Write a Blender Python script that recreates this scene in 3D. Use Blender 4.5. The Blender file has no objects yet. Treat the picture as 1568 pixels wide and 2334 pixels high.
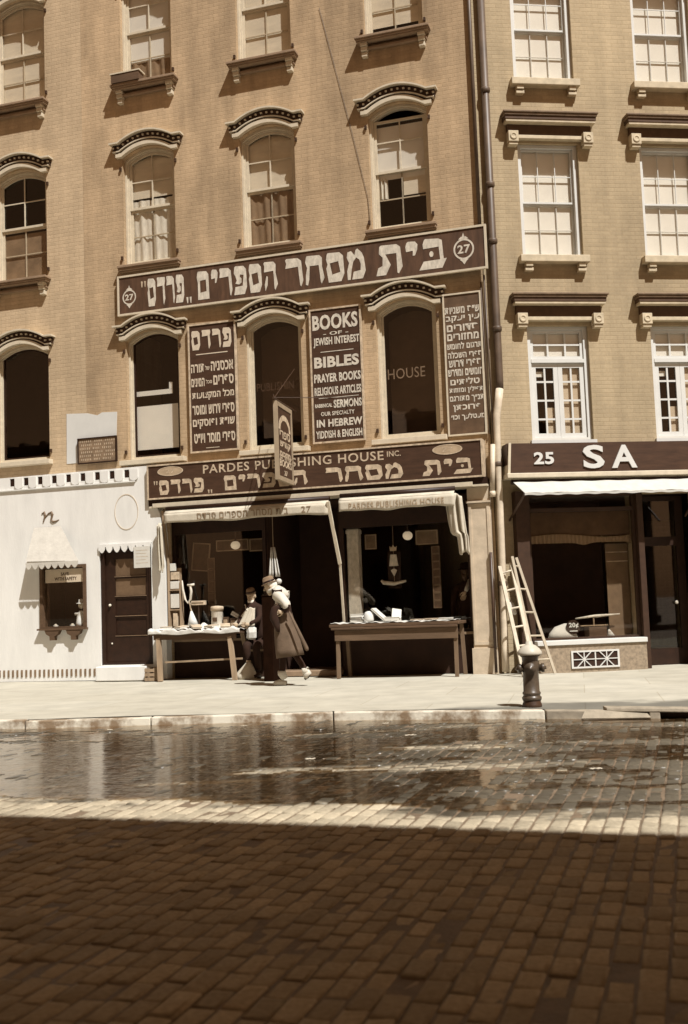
import bpy, bmesh, math, random
import numpy as np
from mathutils import Vector, Matrix
from mathutils.geometry import delaunay_2d_cdt
random.seed(7); rng = np.random.default_rng(7)
R = math.radians
S = bpy.context.scene
COL = S.collection

# ------------------------------------------------------------------ camera
cd = bpy.data.cameras.new("camera"); cam = bpy.data.objects.new("camera", cd); COL.objects.link(cam)
cd.sensor_fit = 'HORIZONTAL'; cd.sensor_width = 36; cd.lens = 36 * 2480 / 1568
cd.clip_start = .05; cd.clip_end = 2000
cam.matrix_world = Matrix.Translation((0, 0, 1.25)) @ Matrix.Rotation(R(94.9), 4, 'X') @ Matrix.Rotation(R(-2.1), 4, 'Z')
cd.dof.use_dof = True; cd.dof.focus_distance = 16.5; cd.dof.aperture_fstop = 4.5
S.camera = cam
# ------------------------------------------------------------------ sky, sun, exposure
SUN_EL, SUN_AZ = R(57), R(33)
SKY = .064
w = bpy.data.worlds.new("World"); S.world = w; w.use_nodes = True
nt = w.node_tree; bg = nt.nodes["Background"]
sky = nt.nodes.new("ShaderNodeTexSky"); sky.sky_type = 'NISHITA'; sky.sun_disc = False
sky.sun_elevation = SUN_EL; sky.sun_rotation = math.pi - SUN_AZ
bw = nt.nodes.new("ShaderNodeRGBToBW"); tint = nt.nodes.new("ShaderNodeMix"); tint.data_type = 'RGBA'; tint.blend_type = 'MULTIPLY'
tint.inputs[0].default_value = 1; tint.inputs[7].default_value = (1.0, .56, .30, 1)
nt.links.new(sky.outputs[0], bw.inputs[0]); nt.links.new(bw.outputs[0], tint.inputs[6]); nt.links.new(tint.outputs[2], bg.inputs[0])
bg.inputs[1].default_value = SKY
sl = bpy.data.lights.new("sun", 'SUN'); sl.energy = 5.0; sl.angle = R(.8); sl.color = (1, .99, .965)
so = bpy.data.objects.new("sun", sl); COL.objects.link(so)
so.rotation_euler = Vector((-math.sin(SUN_AZ) * math.cos(SUN_EL), math.cos(SUN_AZ) * math.cos(SUN_EL), -math.sin(SUN_EL))).to_track_quat('-Z', 'Y').to_euler()
so.location = (8, -8, 20)
S.view_settings.view_transform = 'Standard'; S.view_settings.look = 'None'; S.view_settings.exposure = 0.46; S.view_settings.gamma = 1
S.cycles.max_bounces = 8; S.cycles.transparent_max_bounces = 16; S.cycles.use_denoising = True
S.cycles.sample_clamp_indirect = 6

# ------------------------------------------------------------------ materials
PAL = [(0, (.004, .0015, .0006)), (.02, (.03, .0125, .006)), (.06, (.08, .044, .023)), (.12, (.15, .098, .058)), (.22, (.27, .19, .118)),
       (.35, (.43, .325, .215)), (.5, (.56, .475, .36)), (.7, (.71, .675, .60)), (.9, (.82, .82, .80))]
def sep(v):
    if isinstance(v, tuple): return v
    for (a, ca), (b, cb) in zip(PAL, PAL[1:]):
        if v <= b:
            t = (v - a) / (b - a); return tuple(x + (y - x) * t for x, y in zip(ca, cb))
    return PAL[-1][1]
MATS = {}
def nd(t, typ, **kw):
    n = t.nodes.new(typ)
    for k, v in kw.items():
        setattr(n, k, v)
    return n
def mat(name, v, rough=.75, var=.14, scale=5., bump=0., bscale=45., stretch=(1, 1, 1), spec=.3, metal=0., emit=0.):
    if name in MATS: return MATS[name]
    m = bpy.data.materials.new(name); m.use_nodes = True; t = m.node_tree; p = t.nodes["Principled BSDF"]
    c = sep(v)
    tc = nd(t, "ShaderNodeTexCoord"); mp = nd(t, "ShaderNodeMapping"); mp.inputs[3].default_value = stretch
    t.links.new(tc.outputs["Object"], mp.inputs[0])
    n = nd(t, "ShaderNodeTexNoise"); n.inputs["Scale"].default_value = scale; n.inputs["Detail"].default_value = 6; n.inputs["Roughness"].default_value = .62
    t.links.new(mp.outputs[0], n.inputs["Vector"])
    r = nd(t, "ShaderNodeValToRGB"); e = r.color_ramp.elements
    e[0].position = .28; e[1].position = .72
    e[0].color = (*[x * (1 - var) for x in c], 1); e[1].color = (*[min(.9, x * (1 + var)) for x in c], 1)
    t.links.new(n.outputs[0], r.inputs[0]); t.links.new(r.outputs[0], p.inputs["Base Color"])
    p.inputs["Roughness"].default_value = rough; p.inputs["Specular IOR Level"].default_value = spec; p.inputs["Metallic"].default_value = metal
    if bump:
        b = nd(t, "ShaderNodeBump"); b.inputs["Strength"].default_value = bump; b.inputs["Distance"].default_value = .01
        n2 = nd(t, "ShaderNodeTexNoise"); n2.inputs["Scale"].default_value = bscale; n2.inputs["Detail"].default_value = 5
        t.links.new(mp.outputs[0], n2.inputs["Vector"]); t.links.new(n2.outputs[0], b.inputs["Height"]); t.links.new(b.outputs[0], p.inputs["Normal"])
    if emit:
        p.inputs["Emission Color"].default_value = (1, .8, .55, 1); p.inputs["Emission Strength"].default_value = emit
    MATS[name] = m; return m
def brick_mat(name, v, vm, stain=.2):
    m = bpy.data.materials.new(name); m.use_nodes = True; t = m.node_tree; p = t.nodes["Principled BSDF"]
    tc = nd(t, "ShaderNodeTexCoord"); sx = nd(t, "ShaderNodeSeparateXYZ"); cx = nd(t, "ShaderNodeCombineXYZ")
    t.links.new(tc.outputs["Object"], sx.inputs[0])
    add = nd(t, "ShaderNodeMath", operation='ADD'); t.links.new(sx.outputs[0], add.inputs[0]); t.links.new(sx.outputs[1], add.inputs[1])
    t.links.new(add.outputs[0], cx.inputs[0]); t.links.new(sx.outputs[2], cx.inputs[1])
    b = nd(t, "ShaderNodeTexBrick"); b.inputs["Scale"].default_value = 1; b.inputs["Brick Width"].default_value = .21; b.inputs["Row Height"].default_value = .068
    b.inputs["Mortar Size"].default_value = .006; b.inputs["Mortar Smooth"].default_value = .3; b.inputs["Bias"].default_value = 0
    c = sep(v); d = [x * .89 for x in c]
    b.inputs["Color1"].default_value = (*c, 1); b.inputs["Color2"].default_value = (*d, 1); b.inputs["Mortar"].default_value = (*sep(vm), 1)
    t.links.new(cx.outputs[0], b.inputs["Vector"])
    def noise(scale, st, lo, hi, a, bb):
        mp = nd(t, "ShaderNodeMapping"); mp.inputs[3].default_value = st; t.links.new(tc.outputs["Object"], mp.inputs[0])
        n = nd(t, "ShaderNodeTexNoise"); n.inputs["Scale"].default_value = scale; n.inputs["Detail"].default_value = 7; n.inputs["Roughness"].default_value = .65
        t.links.new(mp.outputs[0], n.inputs["Vector"])
        mr = nd(t, "ShaderNodeMapRange"); mr.inputs[1].default_value = lo; mr.inputs[2].default_value = hi; mr.inputs[3].default_value = a; mr.inputs[4].default_value = bb
        t.links.new(n.outputs[0], mr.inputs[0]); return mr.outputs[0]
    f1 = noise(.55, (1, 1, .45), .3, .7, 1 - stain, 1 + stain * .5)
    f2 = noise(2.2, (1.6, 1, .22), .35, .65, 1 - stain * .45, 1 + stain * .3)
    f3 = noise(26, (1, 1, 1), .3, .7, .9, 1.08)
    mu = nd(t, "ShaderNodeMath", operation='MULTIPLY'); t.links.new(f1, mu.inputs[0]); t.links.new(f2, mu.inputs[1])
    mu2 = nd(t, "ShaderNodeMath", operation='MULTIPLY'); t.links.new(mu.outputs[0], mu2.inputs[0]); t.links.new(f3, mu2.inputs[1])
    vm_ = nd(t, "ShaderNodeVectorMath", operation='SCALE'); t.links.new(b.outputs[0], vm_.inputs[0]); t.links.new(mu2.outputs[0], vm_.inputs["Scale"])
    t.links.new(vm_.outputs[0], p.inputs["Base Color"])
    bp = nd(t, "ShaderNodeBump"); bp.inputs["Strength"].default_value = .5; bp.inputs["Distance"].default_value = .006; bp.invert = True
    t.links.new(b.outputs[1], bp.inputs["Height"]); t.links.new(bp.outputs[0], p.inputs["Normal"])
    p.inputs["Roughness"].default_value = .9; p.inputs["Specular IOR Level"].default_value = .15
    MATS[name] = m; return m
def glass_mat(name, ior=1.45, tintc=(.97, .96, .94), rough=.02, bump=0., stretch=(1, 1, 1), bscale=3.):
    m = bpy.data.materials.new(name); m.use_nodes = True; t = m.node_tree; t.nodes.remove(t.nodes["Principled BSDF"])
    o = t.nodes["Material Output"]; tr = nd(t, "ShaderNodeBsdfTransparent"); tr.inputs[0].default_value = (*tintc, 1)
    g = nd(t, "ShaderNodeBsdfAnisotropic"); g.inputs["Color"].default_value = (1, .95, .88, 1); g.inputs["Roughness"].default_value = rough
    ge = nd(t, "ShaderNodeNewGeometry"); io = nd(t, "ShaderNodeMapRange"); io.inputs[3].default_value = ior; io.inputs[4].default_value = 1 / ior
    f = nd(t, "ShaderNodeFresnel"); t.links.new(ge.outputs["Backfacing"], io.inputs[0]); t.links.new(io.outputs[0], f.inputs[0]); mx = nd(t, "ShaderNodeMixShader")
    t.links.new(f.outputs[0], mx.inputs[0]); t.links.new(tr.outputs[0], mx.inputs[1]); t.links.new(g.outputs[0], mx.inputs[2]); t.links.new(mx.outputs[0], o.inputs[0])
    if bump:
        tc = nd(t, "ShaderNodeTexCoord"); mp = nd(t, "ShaderNodeMapping"); mp.inputs[3].default_value = stretch; t.links.new(tc.outputs["Object"], mp.inputs[0])
        n = nd(t, "ShaderNodeTexNoise"); n.inputs["Scale"].default_value = bscale; n.inputs["Detail"].default_value = 3; t.links.new(mp.outputs[0], n.inputs["Vector"])
        b = nd(t, "ShaderNodeBump"); b.inputs["Strength"].default_value = 1; b.inputs["Distance"].default_value = bump
        t.links.new(n.outputs[0], b.inputs["Height"]); t.links.new(b.outputs[0], g.inputs["Normal"])
    MATS[name] = m; return m

M_brick = brick_mat("tan_brick", (.50, .365, .225), (.445, .32, .19), .4)
M_brick25 = brick_mat("pale_brick", (.435, .345, .22), (.40, .31, .19), .24)
M_brick29 = brick_mat("buff_brick", (.55, .42, .27), (.47, .35, .22), .24)
M_trim = mat("cream_trim", (.55, .48, .36), .6, .12, 9)
M_tantrim = mat("tan_trim", (.50, .42, .29), .7, .2, 8)
M_white = mat("white_paint", (.58, .575, .54), .6, .05, 4)
M_stucco = mat("white_stucco", (.69, .68, .64), .8, .09, 2.2, .25, 30, (1.6, 1, .35))
M_stone = mat("brown_stone", (.26, .18, .115), .85, .16, 7, .3, 60)
M_darktrim = mat("dark_trim", .03, .6, .25, 12)
M_dark = mat("dark_paint", .015, .5, .3, 8)
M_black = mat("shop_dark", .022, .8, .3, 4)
M_board = mat("sign_brown", (.058, .029, .016), .55, .3, 7, stretch=(.4, 1, 2.2))
M_boardtop = mat("sign_brown_weathered", (.085, .045, .025), .6, .42, 5, stretch=(2.2, 1, .5))
M_letter = mat("cream_letter", (.56, .51, .42), .6, .3, 16, stretch=(1, 1, .5))
M_letterdim = mat("faded_letter", .40, .65, .4, 12)
M_glassletter = mat("glass_letter", .05, .5, .25, 10)
M_wood = mat("worn_wood", .25, .75, .3, 9, .2, 40, (1, 1, .2))
M_wooddark = mat("dark_wood", .075, .7, .3, 9, .2, 40, (.2, 1, 1))
M_cloth = mat("white_cloth", (.54, .52, .47), .85, .07, 7, .25, 30)
M_canvas = mat("canvas", (.50, .45, .355), .9, .14, 6, .3, 30)
M_paper = mat("white_paper", (.57, .55, .49), .8, .08, 10)
M_shade = mat("window_shade", (.70, .64, .52), .8, .12, 3, stretch=(1, 1, 3))
M_shadew = mat("white_shade", (.76, .745, .69), .8, .05, 3)
M_curtain = mat("lace_curtain", (.68, .65, .57), .9, .16, 12, stretch=(3, 1, .7))
M_iron = mat("dark_iron", .035, .45, .3, 10, .15, 30, spec=.5)
M_pipe = mat("painted_pipe", (.095, .064, .042), .5, .35, 5, stretch=(1, 1, .6), spec=.4)
M_pipel = mat("pale_pipe", .5, .5, .2, 6, spec=.4)
M_hyd = mat("hydrant_paint", (.068, .048, .031), .38, .3, 12, .2, 30, spec=.6)
M_hydcap = mat("hydrant_cap", (.46, .42, .34), .45, .12, 10)  # cap coloured pale for its sunlit top, barrel kept dark
M_coat = mat("tan_coat", (.115, .078, .05), .9, .2, 8, .3, 50)
M_shirt = mat("pale_shirt", (.54, .50, .42), .85, .08, 9, .3, 30)
M_skin = mat("skin", .36, .6, .1, 9)
M_suit = mat("black_cloth", .018, .9, .3, 9)
M_hat = mat("brown_felt", .15, .9, .2, 9)
M_beard = mat("white_beard", .6, .9, .15, 30)
M_glass = glass_mat("window_glass")
M_tile = mat("mottled_tile", (.27, .21, .145), .5, .35, 22, spec=.5)
M_bulb = mat("lamp_glass", .6, .4, .05, 3, emit=.25)
M_sidewalk = None

# ------------------------------------------------------------------ mesh builder
def ident(p): return p
class MB:
    def __init__(s): s.v = []; s.f = []
    def add(s, vs, fs):
        o = len(s.v); s.v += [tuple(x) for x in vs]; s.f += [tuple(i + o for i in f) for f in fs]; return s
    def box(s, x0, x1, y0, y1, z0, z1, M=None):
        vs = [(x, y, z) for z in (z0, z1) for y in (y0, y1) for x in (x0, x1)]
        if M is not None: vs = [tuple(M @ Vector(p)) for p in vs]
        return s.add(vs, [(0, 2, 3, 1), (4, 5, 7, 6), (0, 1, 5, 4), (2, 6, 7, 3), (0, 4, 6, 2), (1, 3, 7, 5)])
    def bar(s, p0, p1, wx, wy, up=(0, 0, 1)):
        p0, p1 = Vector(p0), Vector(p1); d = (p1 - p0).normalized(); up = Vector(up)
        if abs(d.dot(up)) > .95: up = Vector((0, 1, 0))
        a = d.cross(up).normalized(); b = a.cross(d).normalized()
        vs = [tuple(p + a * sx * wx / 2 + b * sy * wy / 2) for p in (p0, p1) for sx, sy in ((-1, -1), (1, -1), (1, 1), (-1, 1))]
        return s.add(vs, [(3, 2, 1, 0), (4, 5, 6, 7), (0, 1, 5, 4), (1, 2, 6, 5), (2, 3, 7, 6), (3, 0, 4, 7)])
    def tube(s, pts, r, n=8, caps=True):
        pts = [Vector(p) for p in pts]; rs = r if isinstance(r, (list, tuple)) else [r] * len(pts)
        rings = []; prev = None
        for i, p in enumerate(pts):
            d = (pts[min(i + 1, len(pts) - 1)] - pts[max(i - 1, 0)]).normalized()
            if prev is None:
                u = Vector((0, 0, 1)) if abs(d.z) < .9 else Vector((1, 0, 0)); prev = d.cross(u).normalized()
            a = (prev - d * prev.dot(d)).normalized(); prev = a; b = d.cross(a)
            rings.append([tuple(p + (a * math.cos(2 * math.pi * k / n) + b * math.sin(2 * math.pi * k / n)) * rs[i]) for k in range(n)])
        return s.rings(rings, caps)
    def rings(s, rings, caps=True):
        n = len(rings[0]); vs = [p for r in rings for p in r]; fs = []
        for i in range(len(rings) - 1):
            for k in range(n):
                a = i * n + k; b = i * n + (k + 1) % n; fs.append((a, b, b + n, a + n))
        if caps: fs.append(tuple(reversed(range(n)))); fs.append(tuple(range((len(rings) - 1) * n, len(rings) * n)))
        return s.add(vs, fs)
    def lathe(s, c, prof, n=20, axis='z'):
        rs = []
        for r, h in prof:
            ring = []
            for k in range(n):
                a = 2 * math.pi * k / n; x, y = r * math.cos(a), r * math.sin(a)
                ring.append((c[0] + x, c[1] + y, c[2] + h) if axis == 'z' else ((c[0] + x, c[1] + h, c[2] - y) if axis == 'y' else (c[0] + h, c[1] + x, c[2] + y)))
            rs.append(ring)
        return s.rings(rs)
    def loft(s, secs, n=16):
        # secs: (centre, rx, ry) horizontal ellipses, optional tilt direction vector as the axis
        rs = []
        for sec in secs:
            c, rx, ry = Vector(sec[0]), sec[1], sec[2]; ax = Vector(sec[3]).normalized() if len(sec) > 3 else Vector((0, 0, 1))
            b = ax.cross(Vector((1, 0, 0)) if abs(ax.x) < .95 else Vector((0, 0, 1))).normalized(); a = b.cross(ax).normalized()
            rs.append([tuple(c + a * rx * math.cos(2 * math.pi * k / n) + b * ry * math.sin(2 * math.pi * k / n)) for k in range(n)])
        return s.rings(rs)
    def ball(s, c, rx, ry, rz, nu=14, nv=9):
        pr = []
        for j in range(nv + 1):
            a = -math.pi / 2 + math.pi * j / nv; pr.append([(c[0] + max(.001, math.cos(a)) * rx * math.cos(2 * math.pi * k / nu), c[1] + max(.001, math.cos(a)) * ry * math.sin(2 * math.pi * k / nu), c[2] + math.sin(a) * rz) for k in range(nu)])
        return s.rings(pr)
    def prism(s, poly, y0, y1):
        """polygon in the facade plane (x,z), extruded from y0 (front) to y1"""
        return s.plate([poly], y0, y1)
    def plate(s, loops, y0, y1, back=True, sides=True):
        """first loop outer, the rest holes; (x,z) coordinates"""
        pts = []; edges = []; ls = []
        for lp in loops:
            o = len(pts); k = len(lp); pts += [Vector(p) for p in lp]; edges += [(o + i, o + (i + 1) % k) for i in range(k)]; ls.append([o + i for i in range(k)])
        r = delaunay_2d_cdt(pts, edges, [], 0, 1e-6)
        vv, ff = r[0], r[2]
        def inside(p, lp):
            c = False
            for i in range(len(lp)):
                x1, z1 = lp[i]; x2, z2 = lp[i - 1]
                if (z1 > p[1]) != (z2 > p[1]) and p[0] < (x2 - x1) * (p[1] - z1) / (z2 - z1) + x1: c = not c
            return c
        keep = []
        for f in ff:
            c = sum((vv[i] for i in f), Vector((0, 0))) / len(f)
            if inside(c, loops[0]) and not any(inside(c, h) for h in loops[1:]):
                a = sum(vv[f[i - 1]].x * vv[f[i]].y - vv[f[i]].x * vv[f[i - 1]].y for i in range(len(f)))
                keep.append(f if a > 0 else tuple(reversed(f)))
        n = len(vv)
        vs = [(p.x, y0, p.y) for p in vv] + [(p.x, y1, p.y) for p in vv]
        fs = list(map(tuple, keep)) + ([tuple(reversed([i + n for i in f])) for f in keep] if back else [])
        if sides:
            cnt = {}
            for f in keep:
                for i in range(len(f)): cnt[(f[i], f[(i + 1) % len(f)])] = 1
            for (a, b) in cnt:
                if (b, a) not in cnt: fs.append((b, a, a + n, b + n))
        return s.add(vs, fs)
    def grid(s, fn, nu, nv, thick=0.):
        vs = [fn(i / nu, j / nv) for j in range(nv + 1) for i in range(nu + 1)]
        fs = [(j * (nu + 1) + i, j * (nu + 1) + i + 1, (j + 1) * (nu + 1) + i + 1, (j + 1) * (nu + 1) + i) for j in range(nv) for i in range(nu)]
        return s.add(vs, fs)
    def xf(s, M, start=0):
        s.v = s.v[:start] + [tuple(M @ Vector(p)) for p in s.v[start:]]; return s
    def build(s, name, m, parent=None, frame=None, off=(0, 0, 0), smooth=False, bevel=0., solid=0., sub=0):
        me = bpy.data.meshes.new(name)
        off = parent_off(parent) if parent is not None else off
        me.from_pydata([(x - off[0], y - off[1], z - off[2]) for x, y, z in s.v], [], s.f); me.materials.append(m)
        me.validate(); me.update()
        if smooth: me.shade_smooth()
        o = bpy.data.objects.new(name, me); COL.objects.link(o)
        if parent is not None:
            o.parent = parent; OFF[o.name] = off
        elif frame is not None: place(o, frame, off); OFF[o.name] = off
        if solid:
            md = o.modifiers.new("solid", 'SOLIDIFY'); md.thickness = solid; md.offset = 0
        if bevel:
            md = o.modifiers.new("bevel", 'BEVEL'); md.width = bevel; md.segments = 2; md.limit_method = 'ANGLE'
        if sub:
            md = o.modifiers.new("sub", 'SUBSURF'); md.levels = md.render_levels = sub
        return o
OFF = {}
def parent_off(p): return OFF.get(p.name, (0, 0, 0))
class Frame:
    def __init__(s, o, a): s.o = Vector((o[0], o[1], 0)); s.a = a; s.M = Matrix.Translation(s.o) @ Matrix.Rotation(a, 4, 'Z')
F27 = Frame((2.3958, 17.3236), R(-17.2))
F25 = Frame((2.3958, 17.3236), R(8))
F29 = F27
FW = Frame((0, 0), 0)
def place(o, fr, off): o.matrix_world = fr.M @ Matrix.Translation(off)
def tag(o, label=None, cat=None, group=None, kind=None):
    if label: o['label'] = label
    if cat: o['category'] = cat
    if group: o['group'] = group
    if kind: o['kind'] = kind
    return o
def thing(name, fr, off, label, cat, group=None):
    o = bpy.data.objects.new(name, None); o.empty_display_size = .2; COL.objects.link(o); place(o, fr, off); OFF[o.name] = off
    return tag(o, label, cat, group)

# ------------------------------------------------------------------ lettering
def fit(vs, fs, x0, x1, z0, z1, y0, y1):
    a = np.array(vs); mn, mx = a.min(0), a.max(0)
    n = len(a); X = x0 + (a[:, 0] - mn[0]) / (mx[0] - mn[0]) * (x1 - x0); Z = z0 + (a[:, 1] - mn[1]) / (mx[1] - mn[1]) * (z1 - z0)
    out = [(x, y0, z) for x, z in zip(X, Z)] + [(x, y1, z) for x, z in zip(X, Z)]
    cnt = {}
    for f in fs:
        for i in range(len(f)): cnt[(f[i], f[(i + 1) % len(f)])] = 1
    of = list(fs) + [(b, a_, a_ + n, b + n) for (a_, b) in cnt if (b, a_) not in cnt]
    return out, of
def text_mesh(body, bold=.02, shear=0., space=1.):
    c = bpy.data.curves.new("lettering_curve", 'FONT'); c.body = body; c.size = 1; c.offset = bold; c.shear = shear; c.space_character = space; c.resolution_u = 3
    o = bpy.data.objects.new("lettering_curve", c); COL.objects.link(o); bpy.context.view_layer.update()
    e = o.evaluated_get(bpy.context.evaluated_depsgraph_get()); me = e.to_mesh()
    bm = bmesh.new(); bm.from_mesh(me); bmesh.ops.remove_doubles(bm, verts=bm.verts, dist=1e-4); bmesh.ops.recalc_face_normals(bm, faces=bm.faces)
    bm.verts.ensure_lookup_table(); vs = [(v.co.x, v.co.y) for v in bm.verts]
    fs = []
    for f in bm.faces:
        ix = tuple(v.index for v in f.verts); fs.append(ix if f.normal.z > 0 else tuple(reversed(ix)))
    bm.free(); e.to_mesh_clear(); bpy.data.objects.remove(o); bpy.data.curves.remove(c)
    return vs, fs
def latin(mb, s, x0, x1, z0, z1, y, bold=.02, th=.004, space=1.05, shear=0.):
    vs, fs = text_mesh(s, bold, shear, space); v, f = fit(vs, fs, x0, x1, z0, z1, y - th, y); mb.add(v, f)
def hebrew(mb, s, x0, x1, z0, z1, y, bold=.025, th=.004):
    latin(mb, s[::-1], x0, x1, z0, z1, y, bold, th, 1.08)
def circ(cx, cz, rx, rz, n=20): return [(cx + rx * math.cos(2 * math.pi * k / n), cz + rz * math.sin(2 * math.pi * k / n)) for k in range(n)]
HB = {
 'ב': (1.02, [[[(.15, 1), (.2, 1.03), (.75, .99), (.9, .93), (.95, .3), (1.08, .31), (.88, 0), (-.1, 0), (.1, .28), (.8, .29), (.76, .72), (.1, .7), (.08, .85)]], [circ(.44, .5, .09, .1, 10)]]),
 'י': (.5, [[[(.05, .98), (.12, 1.02), (.42, 1), (.52, .9), (.5, .72), (.4, .53), (.3, .53), (.32, .7), (.02, .68), (.0, .85)]]]),
 'ת': (1.02, [[[(.05, .98), (.12, 1.02), (.8, 1), (.95, .9), (1.03, .22), (.86, 0), (.8, .04), (.78, .7), (.3, .7), (.52, .33), (.3, 0), (-.12, 0), (-.03, .26), (.16, .32), (.18, .6), (.02, .74)]]]),
 'מ': (1.02, [[[(.0, .78), (.05, .95), (.25, .98), (.43, .82), (.5, 1.0), (.6, 1.04), (.84, .88), (.94, .7), (1.02, .26), (.85, 0), (.26, 0), (.36, .26), (.74, .29), (.76, .5), (.68, .66), (.52, .74), (.34, .6), (.25, .35), (.17, 0), (.02, 0), (.0, .3), (.12, .58), (.04, .7)]]]),
 'ס': (1.0, [[[(.05, .97), (.1, 1.02), (.75, 1), (.95, .88), (1, .25), (.82, 0), (.12, 0), (.0, .5), (.08, .62), (0, .8)], [(.2, .66), (.68, .7), (.78, .32), (.32, .26)]]]),
 'ח': (1.02, [[[(.05, .97), (.1, 1.02), (.8, 1), (.95, .9), (.94, .6), (1.06, .2), (.9, 0), (.85, .08), (.76, .66), (.24, .66), (.2, .2), (.12, 0), (0, .03), (.02, .35), (.1, .6), (.0, .8)]]]),
 'ר': (.98, [[[(.0, .97), (.06, 1.02), (.7, 1), (.9, .9), (1.0, .2), (.88, 0), (.82, .05), (.72, .7), (.0, .68), (.05, .85)]]]),
 'ה': (1.0, [[[(.0, .97), (.06, 1.02), (.75, 1), (.92, .9), (.9, .6), (1.06, .2), (.86, 0), (.8, .06), (.74, .68), (.02, .66), (.06, .85)], ], [[(.2, .52), (.3, .5), (.27, .2), (.1, 0), (.06, .22)]]]),
 'פ': (1.0, [[[(.05, .98), (.12, 1.02), (.75, 1), (.95, .88), (1, .25), (.82, 0), (.0, 0), (.1, .28), (.68, .3), (.76, .68), (.48, .71), (.45, .63), (.58, .57), (.58, .42), (.4, .36), (.1, .4), (.22, .5), (.12, .66), (0, .76)]]]),
 'ם': (.98, [[[(.05, .97), (.1, 1.02), (.75, 1), (.92, .88), (.97, 0), (.08, 0), (.08, .6), (0, .8)], [(.24, .68), (.72, .7), (.76, .28), (.26, .25)]]]),
 'ד': (1.0, [[[(.0, .97), (.05, 1.02), (.95, 1), (1, .87), (.9, .7), (1.0, .22), (.82, 0), (.77, .08), (.7, .7), (.02, .68), (.06, .85)]]]),
 '"': (.42, [[[(.0, 1), (.14, .98), (.1, .72), (.04, .72)]], [[(.24, 1), (.38, .98), (.34, .72), (.28, .72)]]]),
 '„': (.42, [[[(.0, .14), (.14, .14), (.12, -.12), (.06, -.12)]], [[(.24, .14), (.38, .14), (.36, -.12), (.3, -.12)]]]),
 ' ': (.55, []), "'": (.2, []),
}
def hand_hebrew(mb, s, x0, x1, z0, z1, y, gap=.16, th=.004, slim=0.):
    tot = sum(HB[c][0] + gap for c in s) - gap; k = (x1 - x0) / tot; h = z1 - z0; x = x1
    for c in s:
        wd = HB[c][0] * k; x -= wd
        for loops in HB[c][1]:
            L = []
            for i, lp in enumerate(loops):
                L.append([(x + p[0] * k, z0 + p[1] * h) for p in lp])
            mb.plate(L, y - th, y, back=False)
        x -= gap * k

def sign_board(name, fr, u0, u1, z0, z1, out, label, thick=.05, border=.03, board=M_board, edge=M_trim, tilt=0., cat="sign"):
    """flat board standing proud of the facade; returns thing and the y of its face"""
    t = thing(name, fr, (u0, -out, z0), label, cat)
    MB().box(u0, u1, -out, -out + thick, z0, z1).build("board", board, t)
    b = border
    if b: MB().plate([[(u0 - .006, z0 - .006), (u1 + .006, z0 - .006), (u1 + .006, z1 + .006), (u0 - .006, z1 + .006)], [(u0 + b, z0 + b), (u0 + b, z1 - b), (u1 - b, z1 - b), (u1 - b, z0 + b)]], -out - .014, -out + thick - .01).build("frame", edge, t)
    if tilt: t.matrix_world = t.matrix_world @ Matrix.Rotation(tilt, 4, 'Z')
    return t, -out

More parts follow.
